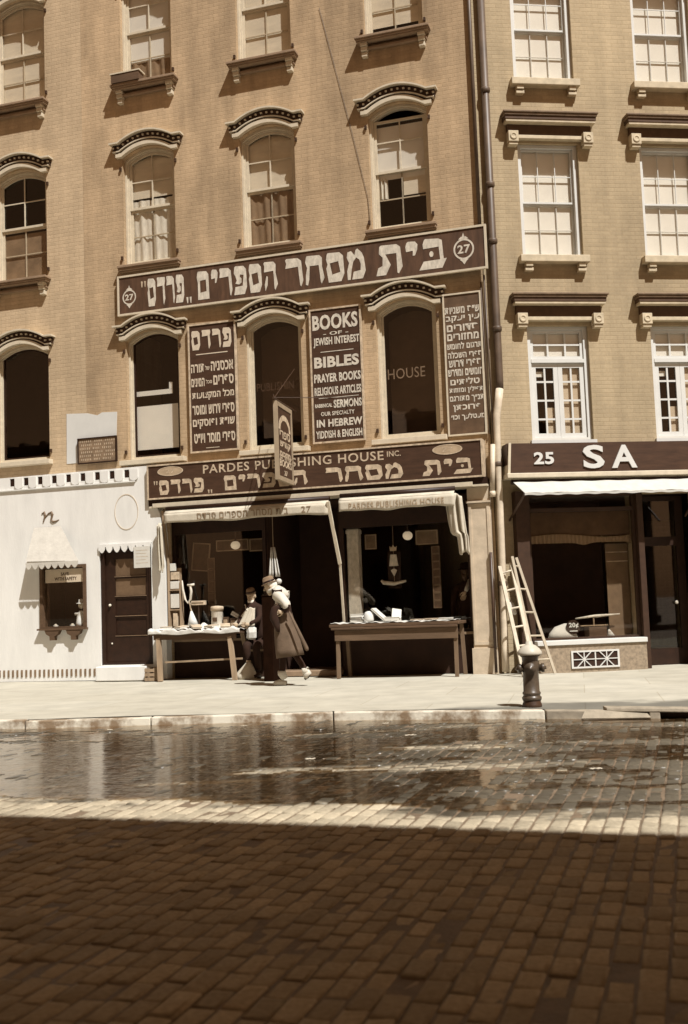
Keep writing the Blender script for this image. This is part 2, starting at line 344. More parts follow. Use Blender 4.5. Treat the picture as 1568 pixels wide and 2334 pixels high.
# ------------------------------------------------------------------ ground, road, kerb, pavement
KERB = [(-16, 15.2), (-6, 12.75), (-3.4, 12.3), (-.6, 12.15), (2.0, 11.42), (5, 10.45), (16, 7.2)]
def kerb_y(x):
    for (a, ya), (b, yb) in zip(KERB, KERB[1:]):
        if x <= b: return ya + (yb - ya) * (x - a) / (b - a)
    return KERB[-1][1]
def sm(t): t = min(1, max(0, t)); return t * t * (3 - 2 * t)
def pave_z(x): return .09 - .02 * sm((x - 2.0) / 1.6)
def stone_mat():
    m = bpy.data.materials.new("granite_setts"); m.use_nodes = True; t = m.node_tree; p = t.nodes["Principled BSDF"]; L = t.links.new
    g = nd(t, "ShaderNodeNewGeometry"); tc = nd(t, "ShaderNodeTexCoord"); sx = nd(t, "ShaderNodeSeparateXYZ"); L(tc.outputs["Object"], sx.inputs[0])
    def math_(op, a, b=None, c=None):
        n = nd(t, "ShaderNodeMath", operation=op)
        for i, q in enumerate((a, b, c)):
            if q is None: continue
            if isinstance(q, (int, float)): n.inputs[i].default_value = q
            else: L(q, n.inputs[i])
        return n.outputs[0]
    def mr(src, a, b, c, d, st='SMOOTHSTEP'):
        n = nd(t, "ShaderNodeMapRange", interpolation_type=st); L(src, n.inputs[0])
        for i, q in enumerate((a, b, c, d)): n.inputs[i + 1].default_value = q
        return n.outputs[0]
    def noise(sc, st=(1, 1, 1), det=5):
        mp = nd(t, "ShaderNodeMapping"); mp.inputs[3].default_value = st; L(tc.outputs["Object"], mp.inputs[0])
        n = nd(t, "ShaderNodeTexNoise"); n.inputs["Scale"].default_value = sc; n.inputs["Detail"].default_value = det; n.inputs["Roughness"].default_value = .6; L(mp.outputs[0], n.inputs["Vector"]); return n.outputs[0]
    # wet where the street has been flushed: towards the far gutter, drier to the right
    edge = math_('ADD', math_('ADD', sx.outputs[1], math_('MULTIPLY', sx.outputs[0], .36)), mr(noise(1.5, (.5, 1.4, 1)), .3, .7, -.28, .28))
    wet = mr(edge, 6.72, 7.0, 0, 1)
    dry = math_('MULTIPLY', mr(sx.outputs[0], .3, 2.4, 0, .15), mr(noise(1.8, (.6, 1.6, 1)), .35, .6, .5, 1.1))
    wet = math_('MULTIPLY', wet, math_('SUBTRACT', 1, dry))
    patch = mr(noise(1.5, (.4, 2.6, 1), 7), .57, .65, 0, .5)
    wet = math_('MULTIPLY', wet, math_('SUBTRACT', 1, patch))
    def streak(y0, sl_, x0, x1, wd):
        dist = math_('ABSOLUTE', math_('SUBTRACT', math_('SUBTRACT', sx.outputs[1], y0), math_('MULTIPLY', sx.outputs[0], sl_)))
        return math_('MULTIPLY', mr(dist, wd * .4, wd * 1.5, 1, 0), math_('MULTIPLY', mr(sx.outputs[0], x0, x0 + .3, 0, 1), mr(sx.outputs[0], x1 - .3, x1, 1, 0)))
    stk = math_('MULTIPLY', math_('MAXIMUM', streak(8.45, -.05, -1.1, 1.5, .16), streak(9.6, -.1, .1, 1.6, .13)), mr(noise(5, (.6, 2, 1)), .42, .55, .2, 1))
    wet = math_('MULTIPLY', wet, math_('SUBTRACT', 1, math_('MULTIPLY', stk, .8)))
    rnd = mr(g.outputs["Random Per Island"], 0, 1, .82, 1.2, 'LINEAR')
    gr = mr(noise(38), .3, .7, .8, 1.18, 'LINEAR')
    dirt = mr(noise(.7, (1, 1, 1)), .3, .7, .82, 1.1)
    f = math_('MULTIPLY', math_('MULTIPLY', rnd, gr), dirt)
    f = math_('MULTIPLY', f, mr(wet, 0, 1, 1, .17, 'LINEAR'))
    vs = nd(t, "ShaderNodeVectorMath", operation='SCALE'); vs.inputs[0].default_value = (.38, .32, .225); L(f, vs.inputs["Scale"])
    L(vs.outputs[0], p.inputs["Base Color"])
    L(mr(wet, 0, 1, .78, .3, 'LINEAR'), p.inputs["Roughness"]); L(mr(wet, 0, 1, .25, .5, 'LINEAR'), p.inputs["Specular IOR Level"])
    b = nd(t, "ShaderNodeBump"); b.inputs["Strength"].default_value = .7; b.inputs["Distance"].default_value = .004; L(noise(30), b.inputs["Height"]); L(b.outputs[0], p.inputs["Normal"])
    return m
def build_road():
    base = MB(); base.grid(lambda a, b: (-300 + 600 * a, -300 + 600 * b, -.006), 6, 6)
    o = base.build("ground", mat("wet_grit", (.16, .115, .075), .6, .3, 9, .4, 60)); tag(o, kind="structure")
    A = R(17.5); ca, sa = math.cos(A), math.sin(A)       # courses run across the street
    W, Lg = .097, .185; gap = .0055; vs = []; fs = []
    seg = []
    for i in range(-102, 80):
        a = i * W; shift = rng.uniform(0, Lg); b = -2 + shift
        while b < 15:
            ln = Lg * rng.uniform(.82, 1.16); cxm = b + ln / 2
            x = a * ca + cxm * sa; y = -a * sa + cxm * ca
            if 2.2 < y and y < kerb_y(x) - .06 and abs(x) < .335 * y + 1.7:
                seg.append((a, cxm, W * rng.uniform(.94, 1.0), ln))
            b += ln
    n = len(seg); s = np.array(seg)
    c8 = 8
    prof = [(0, -.02), (.001, -.006), (.007, -.0014), (.018, .0)]     # outer foot, shoulder, crown
    V = np.zeros((n, 16, 3)); sg = np.array([(-1, -1), (1, -1), (1, 1), (-1, 1)])
    tz = rng.normal(0, .003, n); tx = rng.normal(0, .008, n); ty = rng.normal(0, .008, n)
    hx = (s[:, 2] - gap) / 2; hy = (s[:, 3] - gap) / 2
    for k, (q, dz) in enumerate(prof):
        for c, (sx_, sy_) in enumerate(sg):
            jx = rng.normal(0, .002, n); jy = rng.normal(0, .003, n)
            inset = q
            la = sx_ * (hx - inset) + jx; lb = sy_ * (hy - inset) + jy
            A_ = s[:, 0] + la; B_ = s[:, 1] + lb
            V[:, k * 4 + c, 0] = A_ * ca + B_ * sa; V[:, k * 4 + c, 1] = -A_ * sa + B_ * ca
            V[:, k * 4 + c, 2] = dz + tz + tx * la + ty * lb + (0 if k < 2 else rng.normal(0, .0012, n))
    fq = [(12, 13, 14, 15)] + [(k * 4 + c, k * 4 + (c + 1) % 4, (k + 1) * 4 + (c + 1) % 4, (k + 1) * 4 + c) for k in range(3) for c in range(4)]
    Fc = (np.arange(n)[:, None, None] * 16 + np.array(fq)[None]).reshape(-1, 4)
    me = bpy.data.meshes.new("road"); me.from_pydata(V.reshape(-1, 3).tolist(), [], Fc.tolist()); me.update(); me.shade_smooth()
    me.materials.append(stone_mat()); o = bpy.data.objects.new("road", me); COL.objects.link(o); tag(o, kind="structure")
build_road()
def build_puddle():
    """standing water over the flushed half of the street: a broken film whose outline follows the hollows between the setts"""
    dx, dy = .03, .05; X = np.arange(-5.2, 5.0, dx); Y = np.arange(6.6, 13.4, dy); g = np.random.default_rng(21)
    def vn(fx, fy):
        nx, ny = int(10.4 * fx) + 3, int(7 * fy) + 3; G = g.random((ny, nx)); px = (X + 5.2) * fx; py = (Y - 6.6) * fy
        ix, iy = px.astype(int), py.astype(int); tx = px - ix; ty = py - iy; tx = tx * tx * (3 - 2 * tx); ty = ty * ty * (3 - 2 * ty)
        A = G[iy][:, ix] * (1 - tx) + G[iy][:, ix + 1] * tx; B = G[iy + 1][:, ix] * (1 - tx) + G[iy + 1][:, ix + 1] * tx
        return A * (1 - ty)[:, None] + B * ty[:, None]
    N = .5 * vn(.8, 2.2) + .3 * vn(2.2, 5) + .2 * vn(7, 12)
    XX, YY = np.meshgrid(X, Y); K = np.interp(X, [k[0] for k in KERB], [k[1] for k in KERB])[None, :]
    mirror = np.exp(-((XX + 2.0) / 1.9) ** 4 - ((YY - 9.0) / 1.55) ** 4)
    near = np.clip((YY + .36 * XX - 7.0) / .5, -1, .0) * .9
    gut = np.clip((YY - K + .45) / .3, 0, 1) * .3
    N2 = .6 * vn(2.5, 9) + .4 * vn(8, 16)
    def streak(y0, sl, x0, x1, wd): return np.exp(-((YY - y0 - sl * XX) / wd) ** 2) * np.clip((XX - x0) / .3, 0, 1) * np.clip((x1 - XX) / .3, 0, 1)
    ST = np.maximum(streak(8.45, -.05, -1.1, 1.5, .16), streak(9.6, -.1, .1, 1.6, .13)) * np.clip((N2 - .38) / .12, 0, 1)
    F = N - .47 - .035 * np.clip(XX - 1.0, 0, 3) + .6 * mirror + near + gut - 1.2 * ST
    keep = (F > 0) & (YY < K - .03)
    idx = np.argwhere(keep[:-1, :-1]); vid = {}; vs = []; fs = []
    def vert(j, i):
        if (j, i) not in vid: vid[(j, i)] = len(vs); vs.append((X[i], Y[j], .0048 - .0012 * (X[i] + 5) / 5))
        return vid[(j, i)]
    for j, i in idx: fs.append((vert(j, i), vert(j, i + 1), vert(j + 1, i + 1), vert(j + 1, i)))
    mb = MB(); mb.v = vs; mb.f = fs
    tag(mb.build("water", glass_mat("street_water", 1.6, (.62, .52, .40), .03, .005, (.8, 4.2, 1), 5.), smooth=True), kind="structure")
build_puddle()
def pave_mat():
    m = mat("flagstones", (.41, .385, .315), .85, .15, 2.2, .2, 50); t = m.node_tree; p = t.nodes["Principled BSDF"]; L = t.links.new
    tc = nd(t, "ShaderNodeTexCoord"); mp = nd(t, "ShaderNodeMapping"); mp.inputs[2].default_value = (0, 0, R(12)); L(tc.outputs["Object"], mp.inputs[0])
    b = nd(t, "ShaderNodeTexBrick"); b.inputs["Scale"].default_value = 1; b.inputs["Brick Width"].default_value = 1.7; b.inputs["Row Height"].default_value = 1.25; b.inputs["Mortar Size"].default_value = .007
    for k in ("Color1", "Color2"): b.inputs[k].default_value = (1, 1, 1, 1)
    b.inputs["Color2"].default_value = (.93, .92, .9, 1); b.inputs["Mortar"].default_value = (.8, .77, .72, 1); L(mp.outputs[0], b.inputs["Vector"])
    src = p.inputs["Base Color"].links[0].from_socket; mx = nd(t, "ShaderNodeMix", data_type='RGBA', blend_type='MULTIPLY'); mx.inputs[0].default_value = 1
    L(src, mx.inputs[6]); L(b.outputs[0], mx.inputs[7])
    # damp patch by the hydrant and the gutter
    sx = nd(t, "ShaderNodeSeparateXYZ"); L(tc.outputs["Object"], sx.inputs[0])
    n = nd(t, "ShaderNodeTexNoise"); n.inputs["Scale"].default_value = 1.1; n.inputs["Detail"].default_value = 7; L(tc.outputs["Object"], n.inputs["Vector"])
    vd = nd(t, "ShaderNodeVectorMath", operation='DISTANCE'); vd.inputs[1].default_value = (1.35, 11.45, .1)
    m2 = nd(t, "ShaderNodeMapping"); m2.inputs[3].default_value = (.5, 1.5, 1); m2.inputs[1].default_value = (0, -5.75, 0); L(tc.outputs["Object"], m2.inputs[0]); L(m2.outputs[0], vd.inputs[0])
    ad = nd(t, "ShaderNodeMath", operation='MULTIPLY_ADD'); L(n.outputs[0], ad.inputs[0]); ad.inputs[1].default_value = 1.6; L(vd.outputs["Value"], ad.inputs[2])
    mr = nd(t, "ShaderNodeMapRange", interpolation_type='SMOOTHSTEP'); mr.inputs[1].default_value = 1.7; mr.inputs[2].default_value = 2.2; mr.inputs[3].default_value = .38; mr.inputs[4].default_value = 1; L(ad.outputs[0], mr.inputs[0])
    vs = nd(t, "ShaderNodeVectorMath", operation='SCALE'); L(mx.outputs[2], vs.inputs[0]); L(mr.outputs[0], vs.inputs["Scale"]); L(vs.outputs[0], p.inputs["Base Color"])
    return m
def build_pavement():
    mb = MB(); xs = np.linspace(-16, 16, 65); ny = 14
    def fn(a, b):
        x = -16 + 32 * a; y0 = kerb_y(x) + .156; y1 = 24
        return (x, y0 + (y1 - y0) * b, pave_z(x) + .006 * math.sin(x * 1.7 + b * 9))
    mb.grid(fn, 64, ny); tag(mb.build("sidewalk", pave_mat(), smooth=True), kind="structure")
    mb = MB(); x = -16.; mk = mat("granite_kerb", (.37, .34, .275), .75, .55, 3.2, .4, 40)
    for n_ in mk.node_tree.nodes:
        if n_.type == 'VALTORGB': n_.color_ramp.elements[0].position = .4; n_.color_ramp.elements[1].position = .56; n_.color_ramp.elements[0].color = (.2, .14, .085, 1)
    while x < 15.5:
        ln = random.uniform(1.3, 2.2); x2 = min(16, x + ln - .012)
        if x < 2.0 and x2 > 1.5: x2 = 2.005
        if 2.0 < x < 4.3: x2 = 4.3
        else:
            dz = random.uniform(-.006, .01); dy = random.uniform(-.015, .01)
            ya, yb = kerb_y(x) + dy, kerb_y(x2) + dy; za, zb = pave_z(x) + dz, pave_z(x2) + dz
            mb.add([(x, ya, -.06), (x2, yb, -.06), (x2, yb + .16, -.06), (x, ya + .16, -.06), (x, ya + .015, za), (x2, yb + .015, zb), (x2, yb + .158, zb), (x, ya + .158, za)],
                   [(0, 3, 2, 1), (4, 5, 6, 7), (0, 1, 5, 4), (1, 2, 6, 5), (2, 3, 7, 6), (3, 0, 4, 7)])
        x = x2 + .012
    tag(mb.build("kerb", mk, bevel=.012), kind="structure")
build_pavement()
# the street drain in the right part of the kerb
def build_drain():
    t = thing("storm_drain", FW, (3.0, kerb_y(3.0), 0), "stone storm drain with a dark mouth in the kerb right of the hydrant", "drain")
    mk = mat("drain_stone", (.29, .245, .18), .75, .3, 7, .4, 40)
    xa, xb = 2.02, 4.3
    def P(x, d, z): return (x, kerb_y(x) + d, z)
    for (a, b, z0, z1) in ((2.02, 2.62, -.02, pave_z(2.4)), (3.0, 3.1, -.02, .1), (4.05, 4.3, -.02, .085)):
        mb = MB(); mb.add([P(a, 0, z0), P(b, 0, z0), P(b, .16, z0), P(a, .16, z0), P(a, .01, z1), P(b, .01, z1 - .004), P(b, .16, z1 - .004), P(a, .16, z1)], [(0, 3, 2, 1), (4, 5, 6, 7), (0, 1, 5, 4), (1, 2, 6, 5), (2, 3, 7, 6), (3, 0, 4, 7)]); mb.build("kerb_block", mk, t, bevel=.01)
    mb = MB(); mb.add([P(2.6, .0, .075), P(4.1, .0, .05), P(4.1, .17, .06), P(2.6, .17, .085), P(2.6, .01, .115), P(4.1, .01, .09), P(4.1, .17, .09), P(2.6, .17, .12)], [(0, 3, 2, 1), (4, 5, 6, 7), (0, 1, 5, 4), (1, 2, 6, 5), (2, 3, 7, 6), (3, 0, 4, 7)])
    mb.build("lintel_slab", mk, t, bevel=.01)
    mb = MB(); mb.add([P(2.6, .14, -.03), P(4.1, .14, -.03), P(4.1, .14, .07), P(2.6, .14, .09)], [(0, 1, 2, 3)]); mb.build("mouth", M_black, t)
    mb = MB(); mb.add([P(2.35, -.12, .0), P(3.0, -.02, .0), P(2.98, .02, .06), P(2.4, .0, .1), P(2.33, -.13, .02), P(3.0, -.05, .02)], [(0, 1, 2, 3), (4, 5, 2, 3), (0, 4, 3), (1, 2, 5), (0, 1, 5, 4)]); mb.build("broken_slab", mk, t)
build_drain()

# ------------------------------------------------------------------ buildings
def arch(ul, ur, zb, zs, rise, n=12):
    pts = [(ul, zb), (ur, zb)]
    if rise <= 0: return pts + [(ur, zs), (ul, zs)]
    c = (ul + ur) / 2; h = (ur - ul) / 2
    for k in range(n + 1):
        a = 1 - 2 * k / n; pts.append((c + h * a, zs + rise * (1 - a * a)))
    return pts
def inset(uc, hw, zb, zs, rise, d): return arch(uc - hw + d, uc + hw - d, zb + d, zs - d * .3, max(0, rise - .0) if rise else 0) if rise else arch(uc - hw + d, uc + hw - d, zb + d, zs - d, 0)
def sash(loop_fn, uc, hw, z0, z1, top, y, cols, rows, rail=.042, mun=.02):
    """ring and muntin bars between z0 and z1; top gives the height of the glass line at u"""
    mb = MB(); n = 10
    up = [(uc + hw * (1 - 2 * k / n), top(uc + hw * (1 - 2 * k / n))) for k in range(n + 1)]
    iw = hw - rail
    ui = [(uc + iw * (1 - 2 * k / n), top(uc + iw * (1 - 2 * k / n)) - rail) for k in range(n + 1)]
    mb.plate([[(uc - hw, z0), (uc + hw, z0)] + up, [(uc - iw, z0 + rail), (uc + iw, z0 + rail)] + ui], y, y + .03)
    for c in range(1, cols):
        u = uc - hw + 2 * hw * c / cols; mb.box(u - mun / 2, u + mun / 2, y + .006, y + .026, z0 + rail, top(u) - rail)
    for r in range(1, rows):
        z = z0 + (z1 - z0) * r / rows; mb.box(uc - iw, uc + iw, y + .008, y + .024, z - mun / 2, z + mun / 2)
    return mb
def brick_window(b, uc, hw, zb, zs, rise, kind, hoodz=None, sillstyle='plain', hinge=True, trim=None):
    trim = trim or M_trim
    o_ = arch(uc - hw + .002, uc + hw - .002, zb + .002, zs, max(0, rise - .002))
    i1 = arch(uc - hw + .035, uc + hw - .035, zb + .04, zs - .03, max(0, rise - .005))
    i2 = arch(uc - hw + .065, uc + hw - .065, zb + .075, zs - .045, max(0, rise - .01))
    i1b = arch(uc - hw + .034, uc + hw - .034, zb + .039, zs - .029, max(0, rise - .005))
    fr = MB().plate([o_, i1], .085, .245).plate([i1b, i2], .12, .22).build("window", trim, b)
    h = hw - .068; top = lambda u: zs - .047 + (rise - .012 if rise else 0) * (1 - ((u - uc) / h) ** 2) if rise else zs - .064
    z0 = zb + .078; zt = zs - .047 + max(0, rise - .012); zm = (z0 + zt) / 2 - .02
    flat = lambda z: (lambda u: z)
    k = kind.get('sash', 'double')
    if k == 'double':
        drop = kind.get('drop', 0)
        tp = (lambda u: zt - drop) if drop else top
        sash(None, uc, h, zm - drop * .3, zt, tp, .142, kind.get('cols', 2), 2).build("sash", trim, fr)
        sash(None, uc, h, z0, zm, flat(zm), .172, kind.get('cols', 2), 2).build("sash", trim, fr)
        MB().plate([[(uc - h, z0 + .01), (uc + h, z0 + .01)] + [(uc + h * (1 - 2 * q / 10), tp(uc + h * (1 - 2 * q / 10)) - .01) for q in range(11)]], .176, .178).build("pane", M_glass, fr)
    elif k == 'single':
        sash(None, uc, h, z0, zt, top, .15, 1, 1, rail=.03).build("sash", trim if kind.get('light') else M_dark, fr)
        MB().plate([[(uc - h, z0 + .01), (uc + h, z0 + .01)] + [(uc + h * (1 - 2 * q / 10), top(uc + h * (1 - 2 * q / 10)) - .01) for q in range(11)]], .164, .166).build("pane", M_glass, fr)
    for (nm, m, a, bb, c, d, wav) in kind.get('hang', []):
        # shades and curtains just behind the glass, the added backdrop farther in, in fractions of the opening
        x0, x1 = uc - h + 2 * h * a, uc - h + 2 * h * bb; y0, y1 = z0 + (zt - z0) * c, z0 + (zt - z0) * d
        ph = random.random() * 6
        def f(s, t, x0=x0, x1=x1, y0=y0, y1=y1):
            u = x0 + (x1 - x0) * s; z = min(y0 + (y1 - y0) * t, top(u) - .005)
            return (u, (.6 if nm == 'pane_backdrop' else .208) + wav * (.016 * math.sin(s * 19 + ph) + .011 * math.sin(s * 41 + 2 * ph + t * 2)), z)
        MB().grid(f, 36 if wav else 8, 6).build(nm, m, fr, smooth=True)
    if hoodz:
        e, crest = hoodz; rs = crest - e
        def path(W, wi, dz, n=18):
            return [(uc - W, e + dz), (uc - wi, e + dz)] + [(uc - wi + 2 * wi * q / n, e + dz + rs * (1 - (1 - 2 * q / n) ** 2)) for q in range(1, n)] + [(uc + wi, e + dz), (uc + W, e + dz)]
        def band(mb, W, wi, a, c, out, inn=-.004):
            mb.plate([path(W, wi, c) + path(W, wi, a)[::-1]], -out, -inn)
        mb = MB(); band(mb, .715, .54, 0, -.03, .15); band(mb, .665, .54, -.146, -.166, .095); band(mb, .615, .50, -.190, -.262, .08)
        ps = path(.69, .54, -.085, 13)
        n = 13
        for q in range(n + 1):
            u = uc - .655 + 1.31 * q / n; z = e - .088 + (rs * (1 - ((u - uc) / .54) ** 2) if abs(u - uc) < .54 else 0)
            mb.box(u - .017, u + .017, -.1, -.05, z - .013, z + .013)
        mb.build("hood", trim, fr)
        mb = MB(); band(mb, .675, .54, -.028, -.148, .07); band(mb, .625, .52, -.164, -.192, .06); mb.build("dentil_band", M_darktrim, fr)
    if sillstyle == 'plain':
        MB().box(uc - .61, uc + .61, -.12, .02, zb - .05, zb - .004).box(uc - .6, uc + .6, -.1, .0, zb - .1, zb - .05).box(uc - .585, uc + .585, -.075, .0, zb - .128, zb - .1).build("sill", M_stone, fr, bevel=.006)
    elif sillstyle == 'pale':
        MB().box(uc - .63, uc + .63, -.13, .02, zb - .085, zb - .002).build("sill", trim, fr, bevel=.006)
    elif sillstyle == 'bracket':
        mb = MB().box(uc - .645, uc + .645, -.2, .02, zb - .045, zb - .003).box(uc - .63, uc + .63, -.18, .0, zb - .075, zb - .045).box(uc - .62, uc + .62, -.16, .0, zb - .1, zb - .075).box(uc - .58, uc + .58, -.08, .0, zb - .2, zb - .16)
        mb.build("sill", M_stone, fr, bevel=.005)
        for sx in (-1, 1):
            u = uc + sx * .5; MB().box(u - .06, u + .06, -.14, 0, zb - .16, zb - .1).box(u - .055, u + .055, -.12, 0, zb - .24, zb - .165).box(u - .05, u + .05, -.09, 0, zb - .33, zb - .25).build("bracket", trim, fr, bevel=.008)
    if hinge:
        for sx in (-1, 1):
            for zz in (zb + .16, zs - .18): MB().box(uc + sx * (hw + .035) - .018, uc + sx * (hw + .035) + .018, -.035, .01, zz - .03, zz + .03).build("hinge", M_iron, fr)
    return fr
def wall_plate(b, name, m, u0, u1, z0, z1, holes, thick=.25):
    return MB().plate([[(u0, z0), (u1, z0), (u1, z1), (u0, z1)]] + holes, 0, thick).build(name, m, b)
def shell(b, u0, u1, z1, depth=9, floors=(3.1, 6.75, 10.1)):
    """side and rear walls, roof and floors so that rooms behind the windows are dark"""
    MB().box(u0 + .003, u0 + .2, .252, depth, -.02, z1 - .003).box(u1 - .2, u1 - .003, .252, depth, -.02, z1 - .003).box(u0 + .2, u1 - .2, depth - .25, depth - .005, -.02, z1 - .003).build("side_wall", M_brick, b)
    MB().box(u0 + .2, u1 - .2, .252, depth - .25, z1 - .2, z1 - .006).build("roof", M_dark, b)
    mb = MB()
    for z in floors: mb.box(u0 + .2, u1 - .2, .254, depth - .25, z, z + .2)
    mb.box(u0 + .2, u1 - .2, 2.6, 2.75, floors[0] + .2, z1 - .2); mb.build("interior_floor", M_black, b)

TOP = 13.6
# ---- No. 27: three bays
b27 = thing("brick_building", F27, (0, 0, 0), "tan brick building with arched dentil window hoods and a bookshop on its ground floor", "building")
UC = (-5.98, -3.68, -1.32); HW = .515
kU = [dict(hang=[("shade", M_shade, 0, 1, .6, 1.1, 0), ("curtain", M_curtain, 0, 1, .0, .58, 1)]),
      dict(hang=[("shade", M_shade, 0, 1, .5, 1.1, 0), ("curtain", mat("dim_curtain", .2, .9, .3, 4), 0, 1, 0, .47, 1)]),
      dict(drop=.16, hang=[("shade", M_shadew, 0, 1, .42, .88, 0), ("shade", M_shade, .52, 1, .27, .42, 0), ("curtain", M_curtain, .0, .22, .26, .44, 1)])]
kDIM = mat('backdrop_brown', (.075, .046, .028), .85, .2, 3)  # brown backdrop sheet added for the dim tone of the lettered panes
kL = [dict(sash='single', hang=[("shade", M_shadew, 0, .93, .06, .42, 0), ("bar", M_shadew, 0, .82, .505, .545, 0), ("bar", M_shadew, .74, .82, .54, .6, 0)]), dict(sash='single', light=True, hang=[('pane_backdrop', kDIM, 0, 1, .1, 1.1, 0)]), dict(sash='single', light=True, hang=[('pane_backdrop', kDIM, 0, 1, .0, 1.1, 0)])]
kT = [dict(hang=[("shade", M_shadew, 0, 1, .22, 1.1, 0), ("curtain", mat("dim_curtain", .2, .9, .3, 4), 0, 1, 0, .22, 1)]), dict(hang=[("shade", M_shade, 0, 1, .0, 1.1, 0)]), dict(hang=[("shade", M_shade, 0, 1, .1, 1.1, 0)])]
SHOP = [(-5.72, -.1), (-.40, -.1), (-.40, 3.06), (-5.72, 3.06)]
holes = [SHOP]
for u in UC:
    holes += [arch(u - HW, u + HW, 7.5, 9.5, .17), arch(u - HW, u + HW, 3.95, 6.12, .17), arch(u - HW, u + HW, 10.86, 12.85, .17)]
wall_plate(b27, "wall", M_brick, -7.32, .0, -.1, TOP, holes)
shell(b27, -7.32, 0, TOP)
LW = []
for i, u in enumerate(UC):
    brick_window(b27, u, HW, 7.5, 9.5, .17, kU[i], (9.785, 9.955))
    LW.append(brick_window(b27, u, HW, 3.95, 6.12, .17, kL[i], (6.395, 6.565), 'pale'))
    brick_window(b27, u, HW, 10.86, 12.85, .17, kT[i], (13.13, 13.3), 'bracket')
# ---- building to the left
b29 = thing("brick_building", F27, (-7.32, 0, 0), "buff brick building at the far left standing over a white stuccoed shop front", "building")
uc = -8.66
hl = [arch(uc - HW - .05, uc + HW + .05, 7.5, 9.47, .17), arch(uc - HW - .05, uc + HW + .05, 4.1, 6.12, .17), arch(uc - HW - .05, uc + HW + .05, 10.9, 12.85, .17), [(-8.6, .1), (-7.35, .1), (-7.35, 2.9), (-8.6, 2.9)]]
wall_plate(b29, "wall", M_brick29, -14, -7.322, -.1, TOP, hl)
shell(b29, -14, -7.322, TOP)
brick_window(b29, uc, HW + .05, 7.5, 9.47, .17, dict(hang=[("shade", mat("dim_curtain", .2, .9, .3, 4), 0, 1, .0, .45, 0)]), (9.77, 9.94), 'bracket')
brick_window(b29, uc, HW + .05, 4.1, 6.12, .17, dict(sash='single'), (6.39, 6.56), 'pale')
brick_window(b29, uc, HW + .05, 10.9, 12.85, .17, dict(hang=[("shade", M_shade, 0, 1, .0, 1.1, 0)]), (13.1, 13.27), 'bracket')
# white shop front, standing 0.1 m proud of the brick, over the street door too
FO = .20
outl = [(-12, .1), (-5.80, .1), (-5.80, 1.9), (-5.83, 2.6), (-5.87, 2.95), (-5.98, 3.17), (-6.11, 3.26), (-6.11, 3.81), (-12, 3.78)]
DOOR = [(-7.07, .36), (-6.06, .36), (-6.06, 2.40), (-7.07, 2.40)]
WIN = [(-8.29, 1.03), (-7.40, 1.03), (-7.40, 2.13), (-8.29, 2.13)]
sq = []
for k in range(9):
    u = -6.5 - .292 * k; sq.append([(u - .046, 3.63), (u + .046, 3.63), (u + .046, 3.77), (u - .046, 3.77)])
MB().plate([outl, DOOR, WIN] + sq, -FO, -.002).build("shop_front", M_stucco, b29)
mb = MB()
for k in range(9):
    u = -6.355 - .292 * k; w_ = .08; mb.plate([[(u + w_ * math.cos(a), 3.625 + .055 * math.sin(a)) for a in [math.pi * q / 8 for q in range(8, 17)]] + [(u + w_, 3.775), (u - w_, 3.775)]], -FO - .022, -FO + .001)
mb.box(-12, -6.33, -FO - .03, -FO + .001, 3.545, 3.565).build("scallop_band", M_stucco, b29)
for k in range(9):
    u = -6.5 - .292 * k; MB().box(u - .055, u + .055, -FO + .012, -.1, 3.628, 3.772).build("recess_shade", M_dark, b29)  # dark blocks stand in for the shade inside the square slots
t_ = []
MB().plate([circ(-6.52, 3.025, .232, .315, 36), circ(-6.52, 3.025, .222, .303, 36)], -FO - .006, -FO + .001).build("oval_moulding", mat("oval_tan", .5, .7, .1), b29)
mb = MB(); yy = -FO - .004; mb.tube([(-8.22, yy, 3.09), (-8.17, yy, 3.12), (-8.15, yy, 3.06), (-8.19, yy, 2.94)], [.012, .018, .02, .014], 6).tube([(-8.17, yy, 3.0), (-8.08, yy, 3.09), (-8.02, yy, 3.11), (-8.0, yy, 3.07), (-8.03, yy, 2.97), (-7.99, yy, 2.935), (-7.93, yy, 2.94), (-7.87, yy, 2.965)], [.01, .014, .02, .022, .02, .02, .016, .006], 6); mb.build("lettering", mat("brown_script", .13, .6, .2), b29)
# grille slots along the base
mb = MB()
for k in range(22): mb.box(-7.2 - .092 * k - .017, -7.2 - .092 * k + .017, -FO - .012, -FO + .001, .18, .305)
mb.build("base_grille", mat("rust_brown", .16, .8, .35, 9), b29)
# door in the white front
d = MB().plate([[(-7.068, .36), (-6.062, .36), (-6.062, 2.398), (-7.068, 2.398)], [(-6.99, .40), (-6.12, .40), (-6.12, 2.33), (-6.99, 2.33)]], -.17, -.003).build("door", M_dark, b29)
ph = [[(-6.80, zz), (-6.20, zz), (-6.20, zz + .30), (-6.80, zz + .30)] for zz in (.87, 1.215, 1.56, 1.905)]
MB().plate([[(-6.99, .40), (-6.12, .40), (-6.12, 2.33), (-6.99, 2.33)]] + ph, -.14, -.105).build("leaf", M_dark, d)
for i, p_ in enumerate(ph):
    a, b_ = p_[0][0], p_[1][0]; z0, z1 = p_[0][1], p_[2][1]
    MB().box(a, b_, -.12, -.112, z0, z1).build("panel", mat("door_glass_backed", .11, .25, .25, 4, spec=.6) if i >= 2 else M_dark, d)
    MB().box(a - .01, b_ + .01, -.15, -.139, z0 - .016, z0 - .004).build("moulding", mat("worn_edge", .14, .6, .3), d)
MB().ball((-6.9, -.16, 1.4), .025, .03, .025).build("knob", M_letter, d, smooth=True)
MB().ball((-6.88, -.145, .73), .016, .016, .016).build("lock", M_letter, d, smooth=True)
MB().box(-7.04, -6.075, -.45, -FO + .001, .1, .345).build("doorstep", M_stucco, b29, bevel=.012)
